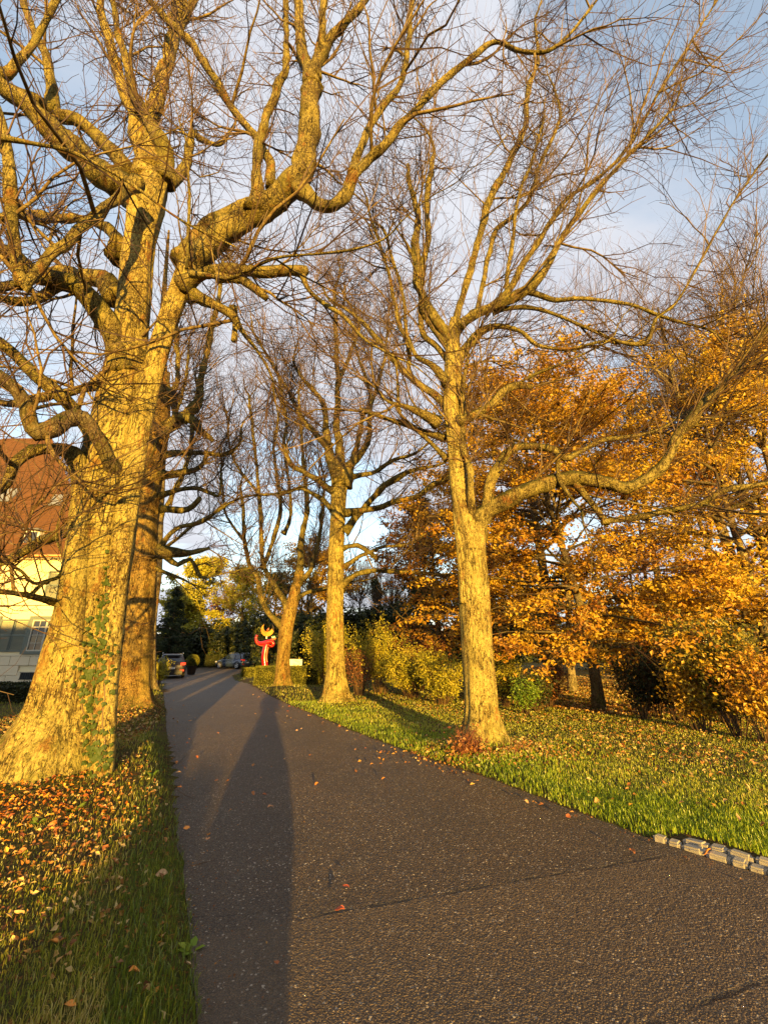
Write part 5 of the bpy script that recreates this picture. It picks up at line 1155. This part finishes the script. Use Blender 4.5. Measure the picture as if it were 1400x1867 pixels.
# ------------------------------------------------------------------ kerb of granite setts
M['granite'] = simple('granite', (.32, .29, .23), .8, .25, var=.3, scale=18, bump=.02, bscale=45)
K0, K1 = ground_at(1190, 1527), ground_at(1400, 1590); kd = (K1 - K0).normalized(); kn = Vector((-kd.y, kd.x, 0)); 
if kn.y < 0: kn = -kn
KT = thing('cobblestone_kerb', 'double row of rough grey cobblestones along the grass at the lower right', 'kerb', K0)
def sett():
    b = bmesh.new(); bmesh.ops.create_cube(b, size=1); bmesh.ops.bevel(b, geom=b.edges[:], offset=.16, segments=2, affect='EDGES')
    s_ = rng.uniform(0, 90)
    for v in b.verts: v.co += noise.noise_vector(v.co * 2.3 + Vector((s_, 0, 0))) * .07
    me = bpy.data.meshes.new('cobblestone'); b.to_mesh(me); b.free(); me.materials.append(M['granite']); return me
setts = [sett() for _ in range(5)]
for row in range(2):
    s_ = row * .09 + (0 if row == 0 else .12)
    while s_ < 3.4:
        ln = rng.uniform(.10, .19); o = bpy.data.objects.new('cobblestone', setts[rng.integers(5)]); col.objects.link(o); o.parent = KT
        o.location = kd * (s_ + ln / 2) + kn * (.03 + row * .103 + rng.normal(0, .006)) + Vector((0, 0, -.024 + rng.normal(0, .005) + row * .024)); o.scale = (ln - .008, rng.uniform(.09, .11), .075)
        o.rotation_euler = (rng.normal(0, .05), rng.normal(0, .04), math.atan2(kd.y, kd.x) + rng.normal(0, .04)); s_ += ln + .004

# ------------------------------------------------------------------ grass
def blades(X, Y, Hh, Wd, name, mat, label, dark=0.0, rndf=None, lay=.5):
    n = len(X); Z = hgt(X, Y); p = np.stack([X, Y, Z], 1); az = rng.uniform(0, 6.283, n); ln = np.abs(rng.normal(0, lay, n))
    d = np.stack([np.cos(az), np.sin(az), np.zeros(n)], 1); wv = rng.uniform(0, 6.283, n); wv = np.stack([np.cos(wv), np.sin(wv), np.zeros(n)], 1)
    h = Hh[:, None]; mid = p + d * h * ln[:, None] * .35 + np.array([0, 0, 1]) * h * .62; tip = p + d * h * ln[:, None] + np.array([0, 0, 1]) * h * (1 - .35 * np.minimum(ln, 1.6))[:, None]
    w2 = wv * Wd[:, None] * .5
    V = np.stack([p - w2, p + w2, mid - w2 * .75, mid + w2 * .75, tip], 1).reshape(-1, 3); i = np.arange(n)[:, None] * 5
    Fq = (i + [0, 1, 3, 2]); Ft = (i + [2, 3, 4])
    r_ = np.clip(rndf + rng.normal(0, .17, n), 0, 1)
    return tag(link(name, make_mesh(name, V, [Fq, Ft], False, np.concatenate([r_, r_])), M[mat]), label, 'grass', kind='stuff')
def scatter(n, x0, x1, y0, y1, pw=1.6, cond=None, margin=.03):
    """points off the driveway, thinning out with distance"""
    X = rng.uniform(x0, x1, n * 3); q = rng.random(n * 3); Y = (y0 ** (1 - pw) + q * (y1 ** (1 - pw) - y0 ** (1 - pw))) ** (1 / (1 - pw))
    d = sdist(X, Y); ok = (d > margin) if cond is None else (d > margin) & cond(X, Y, d)
    X, Y, d = X[ok][:n], Y[ok][:n], d[ok][:n]; return X, Y, d
def nz2(X, Y, s): return .5 + .25 * (np.sin(X * s + 2.1 * np.sin(Y * s * .7)) + np.cos(Y * s * 1.3 + 1.7 * np.sin(X * s * .9)))
lside = lambda X, Y, d: (X < 0) & (X > -2.2 - Y * .95)
rside = lambda X, Y, d: (X > -.36 * Y) & (X < 1.5 + Y * 1.05)
X, Y, d = scatter(102000, -12, -.6, 1.1, 9, 2.0, lambda X, Y, d: lside(X, Y, d) & (rng.random(len(X)) < np.where(d < .4, 1, .5 + .5 * (nz2(X, Y, 3.1) > .45))), -.02)
tall = np.clip(1.35 - d * .8, .5, 1.3)
blades(X, Y, rng.uniform(.025, .075, len(X)) * tall, rng.uniform(.0022, .0042, len(X)) * (1 + Y * .10), 'grass', 'grass', 'short mixed grass on the left verge under the huge tree', rndf=np.where(d < .4, .35, .62 + .4 * (nz2(X, Y, 2.2) - .5) + .35 * (nz2(X, Y, 6.3) - .5)))
X, Y, d = scatter(108000, -4, 14, 3.6, 16, 1.8, lambda X, Y, d: rside(X, Y, d) & ((d > .27) | (X < 2.45) | (Y > 4.6)) & (rng.random(len(X)) < np.where(d < 1.0, 1, .8)))
blades(X, Y, rng.uniform(.03, .075, len(X)) * np.clip(1.2 - d * .2, .55, 1.15), rng.uniform(.0035, .006, len(X)) * (1 + Y * .09), 'grass', 'grass_green', 'fresh green lawn grass right of the driveway', rndf=np.clip(.52 + .13 * d + .3 * (nz2(X, Y, 1.7) - .5), .1, .85))
X, Y, d = scatter(32000, -16, 20, 15, 34, 1.5, lambda X, Y, d: ((X > -8) & (X < Y)) | (X < -9))
blades(X, Y, rng.uniform(.05, .10, len(X)), rng.uniform(.012, .022, len(X)), 'grass', 'grass', 'distant short grass around the farther avenue trees', rndf=np.full(len(X), .6))
X, Y, d = scatter(16000, -16, -3, 7, 24, 1.3, lambda X, Y, d: X < -.38 * Y - 1.0)
blades(X, Y, rng.uniform(.04, .09, len(X)), rng.uniform(.008, .014, len(X)), 'grass', 'grass', 'thin grass around the left row of trees', rndf=np.full(len(X), .5))

# leaf litter: the uncountable small leaves in the grass and under the beeches
def litter(X, Y, size, label, mat='litter', flat=.9, zoff=.012):
    p = np.stack([X, Y, hgt(X, Y) + zoff + rng.uniform(0, .02, len(X))], 1)
    V, Fq = leaf_cloud(p, size, nrm_bias=(0, 0, flat), fold=.22); rv = rng.random(len(X))
    return tag(link('leaf_litter', make_mesh('leaf_litter', V, [Fq], False, np.repeat(rv, 2)), M[mat]), label, 'leaf litter', kind='stuff')
X, Y, d = scatter(5200, -9, -.6, 1.6, 9, 1.5, lambda X, Y, d: lside(X, Y, d) & (rng.random(len(X)) < np.clip(1.6 - np.hypot(X + 3.6, Y - 4.9) * .42, .10, 1) * (.25 + .75 * (nz2(X, Y, 2.7) > .45))), .1)
litter(X, Y, .038, 'brown leaf litter round the foot of the huge left tree')
X = np.concatenate([rng.normal(-3.75, .55, 420), rng.normal(-3.1, .4, 160)]); Y = np.concatenate([rng.normal(5.15, .28, 420), rng.normal(4.7, .25, 160)]); litter(X, Y, .046, 'russet and orange leaves heaped against the foot of the huge left tree', 'fallen_bright')
X, Y, d = scatter(10000, -4, 18, 5.0, 30, 1.5, lambda X, Y, d: rside(X, Y, d) & (rng.random(len(X)) < np.clip((d - .9) * .26, .03, .8) * (.3 + .7 * (nz2(X, Y, 1.3) > .4))), .05)
litter(X, Y, .052, 'yellow and orange leaf litter over the right lawn', zoff=.03)
X, Y, d = scatter(26000, 1, 24, 12.5, 34, 1.2, lambda X, Y, d: (X > 4) & (Y > 23 - 1.75 * (X - 0)), .05)
litter(X, Y, .10, 'orange leaf carpet under the beeches')
X, Y, d = scatter(5000, -10, -3, 7.5, 18, 1.3, lambda X, Y, d: X < -.38 * Y - 1.2)
litter(X, Y, .07, 'leaf litter between the first two trees of the left row')
a = rng.uniform(0, 6.3, 1300); r_ = .35 + np.abs(rng.normal(0, .45, 1300)); litter(1.8 + np.cos(a) * r_ * 1.3, 8.0 + np.sin(a) * r_, .06, 'russet leaves gathered round the foot of the right tree')
# fine grit and crumbs of leaf on the driveway edges
X = rng.uniform(-14, 6, 60000); Y = rng.uniform(1.5, 24, 60000); d = sdist(X, Y); ok = (d < -.01) & (rng.random(60000) < np.exp(d * 5)); X, Y = X[ok], Y[ok]
p = np.stack([X, Y, np.full(len(X), .006)], 1); V, Fq = leaf_cloud(p, .018, nrm_bias=(0, 0, 2.5))
tag(link('leaf_crumbs', make_mesh('leaf_crumbs', V, [Fq], False, np.repeat(rng.random(len(X)) * .6, 2)), M['litter']), 'small leaf crumbs along the driveway edges', 'leaf litter', kind='stuff')

# ------------------------------------------------------------------ fallen leaves one can count
def leaf_mesh(seed, notch=0):
    r2 = np.random.default_rng(seed); n = 7; V = []; F = []; ph = r2.uniform(-1, 1, 4)
    for i in range(n):
        q = i / (n - 1); y = (q - .5); wd = .34 * math.sin(math.pi * min(max(q, .02), .985)) ** .75 * (1.12 - .35 * q)
        z = .10 * ph[0] * math.cos(q * 3.1) + .07 * ph[1] * math.sin(q * 6)
        for s in (-1, -.5, 0, .5, 1):
            ww = wd * (1 + notch * .25 * math.sin(q * 31 + s)) if abs(s) == 1 else wd
            V.append((s * ww, y, z + (.16 + .1 * ph[2]) * s * s * (wd / .34) + .03 * ph[3] * s))
    for i in range(n - 1):
        for j in range(4): a = i * 5 + j; F.append((a, a + 1, a + 6, a + 5))
    me = make_mesh('fallen_leaf', V, [F], True); me.materials.append(M['fallen']); return me
lm_ = [leaf_mesh(s, s % 2) for s in (1, 2, 3, 5, 8, 13)]
def fallen(x, y, size, label, group, tilt=.25, mat=None, zo=.008):
    me = lm_[rng.integers(6)]
    if mat: me = me.copy(); me.materials.clear(); me.materials.append(mat)
    o = bpy.data.objects.new('fallen_leaf', me); col.objects.link(o)
    o.location = (x, y, max(float(hgt(x, y)), 0) + zo); o.scale = (size, size, size); o.rotation_euler = (rng.normal(0, tilt), rng.normal(0, tilt), rng.uniform(0, 6.28))
    return tag(o, label, 'leaf', group)
for px, py, s, lab, mt in [(619, 1662, .065, 'large scarlet leaf lying alone on the asphalt beside the shadow', 'scarlet'), (631, 1619, .05, 'small red leaf just behind the large scarlet one on the asphalt', 'scarlet'),
                           (503, 1759, .045, 'single leaf inside the long shadow at the bottom of the driveway', None), (577, 1431, .06, 'single leaf by the right edge of the shadow, halfway up the driveway', None),
                           (123, 1853, .075, 'big orange leaf in the grass at the bottom edge, lower left', 'orange'), (243, 1792, .062, 'upright orange leaf in green grass nearer the driveway, lower left', 'orange'),
                           (95, 1736, .062, 'orange leaf in shaded grass farther left on the verge', 'orange'), (117, 1760, .066, 'dry leaf just below the orange one in the shaded verge grass', None),
                           (340, 1512, .06, 'amber leaf on the asphalt against the left grass edge', 'orange'), (378, 1532, .055, 'dry leaf on the shaded asphalt a hand off the left edge', None),
                           (1090, 1476, .075, 'curled upright leaf at the right grass edge', None), (1036, 1490, .07, 'curled leaf on the asphalt a little off the right edge', None),
                           (975, 1465, .06, 'leaf on the asphalt close to the right grass edge, beyond the curled ones', None), (325, 1410, .08, 'large dry leaf on the asphalt beside the huge tree', None),
                           (1290, 1556, .075, 'crumpled golden leaf lying on the cobblestone kerb', 'orange')]:
    g = ground_at(px, py); fallen(g.x, g.y, s, lab, None, .3, M[mt] if mt else None, .018 if py > 1600 and px < 300 else .008)
def bulk(n, gen, label, group, size, tilt, zo):
    k = 0
    while k < n:
        x, y = gen()
        if x is None: continue
        lb, gp = label(x, y); fallen(x, y, rng.uniform(*size), lb, gp, tilt, None, zo); k += 1
def gen_road():
    x, y = rng.uniform(-9, 4.5), rng.uniform(1.6, 19) if rng.random() < .3 else rng.uniform(5, 15); d = float(sdist(x, y))
    return (x, y) if d < -.03 and rng.random() < (math.exp(d * 1.8) * (1 if x > -.28 * y else .45) + .02) else (None, None)
def gen_left():
    x, y = rng.uniform(-5.5, -.8), rng.uniform(1.7, 6); d = float(sdist(x, y)); return (x, y) if d > .02 and x > -1.6 - y * .9 and math.hypot(x + 4.35, y - 6.05) > .9 else (None, None)
def gen_right():
    x, y = rng.uniform(0, 9), rng.uniform(4.2, 10); d = float(sdist(x, y)); return (x, y) if d > .05 and x < 1 + y * .98 and rng.random() < .25 + d * .4 else (None, None)
def lab_road(x, y):
    d = float(sdist(x, y)); side = 'left' if x < 1.0 - .36 * y - .4 else 'right'
    if d > -.6:
        if side == 'left': return 'small dry leaf on the asphalt close to the left grass edge', 'leaves on the asphalt along the left edge'
        return ('small dry leaf on the asphalt along the right grass edge, nearer than the right tree', 'leaves on the asphalt along the near right edge') if y < 8 else ('small dry leaf on the asphalt along the right grass edge, beyond the right tree', 'leaves on the asphalt along the far right edge')
    return ('small dry leaf out in the middle of the driveway, near part', 'leaves in the near middle of the driveway') if y < 7 else ('small dry leaf out in the middle of the driveway, far part', 'leaves in the far middle of the driveway')
def lab_left(x, y):
    if float(sdist(x, y)) < .45: return 'dry leaf in the green grass strip bordering the left side of the asphalt', 'leaves in the grass strip at the left asphalt edge'
    return ('dry leaf in the leaf-strewn ground in front of the huge tree', 'leaves on the ground in front of the huge tree') if y > 3.6 else ('dry leaf in the shaded grass at the lower left', 'leaves in the shaded lower left grass')
def lab_right(x, y):
    if float(sdist(x, y)) < 1.0: return 'dry leaf in the fresh green grass strip right of the asphalt', 'leaves in the green strip right of the asphalt'
    return ('dry leaf on the middle of the right lawn', 'leaves on the middle of the right lawn') if y < 7.5 else ('dry leaf on the right lawn beside and behind the right tree', 'leaves on the far part of the right lawn')
bulk(105, gen_road, lab_road, None, (.035, .075), .22, .008)
bulk(80, gen_left, lab_left, None, (.045, .085), .45, .022)
bulk(95, gen_right, lab_right, None, (.05, .085), .45, .04)

# thin sticks on the asphalt edge
for (a, b, c_) , lab in [(((322, 1441), (338, 1452), (356, 1459)), 'thin curved stick at the left edge of the asphalt'), (((349, 1582), (370, 1576), (392, 1570)), 'short dark straight stick on the shaded asphalt'), (((322, 1396), (332, 1386), (341, 1376)), 'dark straight twig lying beside the huge tree on the asphalt')]:
    P = np.array([np.array(ground_at(*q)) + [0, 0, .008] for q in (a, b, c_)]); pp, ww = smooth_path(P, np.array([.004, .0035, .002]), .03)
    mb = MB(); mb.tube(pp, ww, 6); tag(mb.obj('stick', M['twig'], None, True), lab, 'stick')

# little green weeds
def weed(px, py, label, n=9, s=.09, mat='bright_green'):
    g = ground_at(px, py); z = float(hgt(g.x, g.y)); T = thing('weed', label, 'plant', (g.x, g.y, z), 0, 'weeds on the verges')
    for i in range(n):
        a = rng.uniform(0, 6.28); d = np.array([math.cos(a), math.sin(a), 0]); u_ = np.array([-d[1], d[0], 0]); L_ = s * rng.uniform(.6, 1.1); rise = rng.uniform(.3, 1.1)
        b = np.array([g.x, g.y, z]); pts = []
        for q, wd in ((0, .06), (.35, .2), (.7, .24), (1, .02)):
            c_ = b + d * L_ * q + np.array([0, 0, L_ * rise * (q - .45 * q * q)]); pts += [c_ - u_ * wd * L_, c_ + u_ * wd * L_]
        me = MB().add(pts, [(0, 1, 3, 2), (2, 3, 5, 4), (4, 5, 7, 6)]); mm = me.mesh('leaf'); at_ = mm.attributes.new('rnd', 'FLOAT', 'FACE'); at_.data.foreach_set('value', np.full(3, rng.uniform(.5, 1), dtype=np.float32))
        link('leaf', mm, M[mat], T)
for px, py, lab in [(133, 1500, 'bright yellow-green weed with broad leaves in front of the huge tree'), (272, 1440, 'light green weed beside the dark foot of the huge tree'), (62, 1525, 'small green weed in the leaf litter at the far left'),
                    (1004, 1335, 'bright green weed with broad leaves right of the right tree'), (968, 1322, 'small bright weed between leaves near the right tree'), (350, 1722, 'broad-leaved green weed at the left asphalt edge')]: weed(px, py, lab)

# ------------------------------------------------------------------ ivy on the huge tree
me1 = trunk1.data; bvh = BVHTree.FromPolygons([v.co.copy() for v in me1.vertices], [tuple(p.vertices) for p in me1.polygons])
IV = thing('ivy_vine', 'green ivy climbing the huge left trunk in an irregular band', 'ivy', (-3.9, 5.4, 0))
def ivy_leaf():
    out_ = [(0, -.5), (.32, -.42), (.5, -.08), (.26, .06), (.0, .5), (-.26, .06), (-.5, -.08), (-.32, -.42)]
    V = [(0, -.05, .10)] + [(x, y, 0) for x, y in out_]; me = make_mesh('leaf', V, [[(0, i + 1, (i + 1) % 8 + 1) for i in range(8)]]); me.materials.append(M['ivy']); return me
iv = ivy_leaf(); o3 = Vector((0, 0, EYE))
spine = [(196, 1045, 8, 10), (192, 1095, 12, 22), (187, 1130, 14, 28), (180, 1165, 18, 30), (172, 1200, 30, 44), (172, 1235, 34, 36), (165, 1275, 26, 26), (160, 1310, 14, 14), (172, 1345, 26, 20), (182, 1380, 24, 26), (180, 1412, 26, 26), (205, 1330, 6, 8)]
stem_hits = []
for (px, py, sp_w, n) in spine:
    for i in range(n):
        x, y = px + rng.normal(0, sp_w * .55), py + rng.normal(0, 18); dr = (at(x, y, 6)[0] - o3).normalized(); h_ = bvh.ray_cast(o3, dr)
        if h_[0] is None: continue
        o = bpy.data.objects.new('leaf', iv); col.objects.link(o); o.parent = IV; s = rng.uniform(.045, .085)
        nrm = (h_[1] if h_[1].dot(dr) < 0 else -h_[1]) + Vector(rng.normal(0, .30, 3)); q = nrm.to_track_quat('Z', 'Y')
        o.rotation_euler = (q @ Vector((0, 0, 1)).rotation_difference(Vector((0, 0, 1)))).to_euler(); o.rotation_mode = 'QUATERNION'
        from mathutils import Quaternion
        o.rotation_quaternion = q @ Quaternion((0, 0, 1), math.pi + rng.normal(0, .6)); o.scale = (s, s, s); o.location = h_[0] + nrm.normalized() * .03 - IV.location
        if i % 6 == 0: stem_hits.append(h_[0] + nrm.normalized() * .01)
for line in ([(197, 1040), (192, 1090), (183, 1150), (176, 1200), (168, 1250), (165, 1300), (176, 1360), (186, 1415)], [(176, 1200), (190, 1240), (186, 1300), (190, 1360), (196, 1410)], [(172, 1215), (155, 1250), (150, 1290), (160, 1330)]):
    pts = []
    for a, b in zip(line[:-1], line[1:]):
        for k in range(5):
            x, y = a[0] + (b[0] - a[0]) * k / 5 + rng.normal(0, 1.5), a[1] + (b[1] - a[1]) * k / 5; dr = (at(x, y, 6)[0] - o3).normalized(); h_ = bvh.ray_cast(o3, dr)
            if h_[0] is not None: pts.append(h_[0] - dr * .008)
    mb = MB(); mb.tube(pts, [.007] * len(pts), 6); mb.obj('stem', M['ivy_stem'], IV, True)

# ------------------------------------------------------------------ the person taking the photograph, behind the camera
PT = thing('person', 'person in a long flared coat holding up a phone to take the picture', 'person', (0, -.42, 0))
M['coat'] = simple('dark_wool', (.03, .03, .035), .9, .1); M['skin'] = simple('skin', (.55, .33, .23), .5, .3, var=.05); M['hair'] = simple('hair', (.05, .03, .02), .6, .3); M['phone'] = simple('phone', (.02, .02, .02), .3, .5)
def skin_obj(name, verts, edges, root, mat, parent, sub=2):
    me = bpy.data.meshes.new(name); me.from_pydata([v[:3] for v in verts], edges, []); o = link(name, me, mat, parent)
    md = o.modifiers.new('skin', 'SKIN'); md.use_smooth_shade = True; sv = me.skin_vertices[0].data
    for i, v in enumerate(verts): sv[i].radius = (v[3], v[4] if len(v) > 4 else v[3]); sv[i].use_root = (i == root)
    o.modifiers.new('sub', 'SUBSURF').levels = sub; o.modifiers['sub'].render_levels = sub; return o
by = -.42
vv = [(0, by, .95, .15, .11), (0, by, 1.15, .13, .10), (0, by, 1.36, .17, .10), (0, by, 1.46, .06), (0, by + .01, 1.53, .055), (0, by + .015, 1.60, .085, .095), (0, by + .01, 1.70, .078, .09)]
ee = [(0, 1), (1, 2), (2, 3), (3, 4), (4, 5), (5, 6)]
for s in (-1, 1):
    b = len(vv)
    vv += [(s * .10, by, .86, .085), (s * .105, by + .01, .48, .055), (s * .11, by, .09, .038), (s * .12, by + .12, .04, .035),
           (s * .19, by, 1.39, .055), (s * .27, by + .06, 1.14, .042), (s * .16, by + .28, 1.40, .034), (s * .095, by + .36, 1.53, .026, .034), (s * .085, by + .37, 1.58, .02, .036)]
    ee += [(0, b), (b, b + 1), (b + 1, b + 2), (b + 2, b + 3), (2, b + 4), (b + 4, b + 5), (b + 5, b + 6), (b + 6, b + 7), (b + 7, b + 8)]
    for k in range(4):
        c0 = len(vv); z = 1.625 - k * .021
        vv += [(s * .088, by + .385, z, .010), (s * .084, by + .402, z + .004, .009), (s * .070, by + .407, z + .004, .008 - .0004 * k)]; ee += [(b + 8, c0), (c0, c0 + 1), (c0 + 1, c0 + 2)]
    c0 = len(vv); vv += [(s * .075, by + .355, 1.56, .011), (s * .055, by + .365, 1.575, .010), (s * .042, by + .372, 1.59, .009)]; ee += [(b + 7, c0), (c0, c0 + 1), (c0 + 1, c0 + 2)]
skin_obj('body', vv, ee, 0, M['skin'], PT)
mb = MB(); mb.lathe([(.07, 1.47), (.15, 1.43), (.21, 1.36), (.22, 1.2), (.20, 1.02), (.28, .85), (.36, .68), (.41, .52), (.40, .36), (.31, .24), (.24, .13), (.22, .14), (.36, .38), (.18, .9)], (0, by, 0), 28, 1.0, .62); mb.obj('coat', M['coat'], PT, True)
for s in (-1, 1):
    mb = MB(); mb.tube(*smooth_path(np.array([(s * .18, by, 1.38), (s * .28, by + .05, 1.13), (s * .17, by + .26, 1.38), (s * .115, by + .34, 1.49)]), np.array([.075, .066, .052, .048]), .04), 14); mb.obj('sleeve', M['coat'], PT, True)
    mb = MB(); mb.tube(*smooth_path(np.array([(s * .10, by, .90), (s * .105, by + .01, .48), (s * .11, by - .01, .07)]), np.array([.095, .075, .055]), .06), 14); mb.obj('trouser_leg', M['coat'], PT, True)
    MB().box((s * .115, by + .06, .045), (.09, .27, .085), taper=.8).obj('shoe', M['phone'], PT)
mb = MB(); mb.lathe([(.0, 1.80), (.06, 1.79), (.10, 1.74), (.112, 1.67), (.108, 1.58), (.09, 1.52), (.06, 1.55)], (0, by - .03, 0), 20, .95, 1); mb.obj('hair', M['hair'], PT, True)
for s in (-1, 1):
    mb = MB(); mb.lathe([(0, -.012), (.010, -.006), (.012, 0), (.010, .006), (0, .012)], (s * .032, by + .105, 1.645), 10); mb.obj('eye', M['plate'], PT, True)
    mb = MB(); mb.lathe([(0, -.03), (.012, -.02), (.016, 0), (.012, .024), (0, .032)], (s * .088, by + .005, 1.63), 8, .6, 1.2); mb.obj('ear', M['skin'], PT, True)
mb = MB(); mb.tube([(0, by + .10, 1.655), (0, by + .118, 1.625), (0, by + .108, 1.610)], [.008, .013, .012], 8); mb.obj('nose', M['skin'], PT, True)
mb = MB(); mb.tube([(-.022, by + .098, 1.578), (0, by + .106, 1.576), (.022, by + .098, 1.578)], [.004, .007, .004], 8); mb.obj('mouth', M['scarlet'], PT, True)
PH = thing('phone', 'dark smartphone held up in both hands by the person', 'phone', (0, -.02, EYE))
mb = MB().box((0, -.022, EYE - .02), (.145, .008, .075)); mb.obj('case', M['phone'], PH)
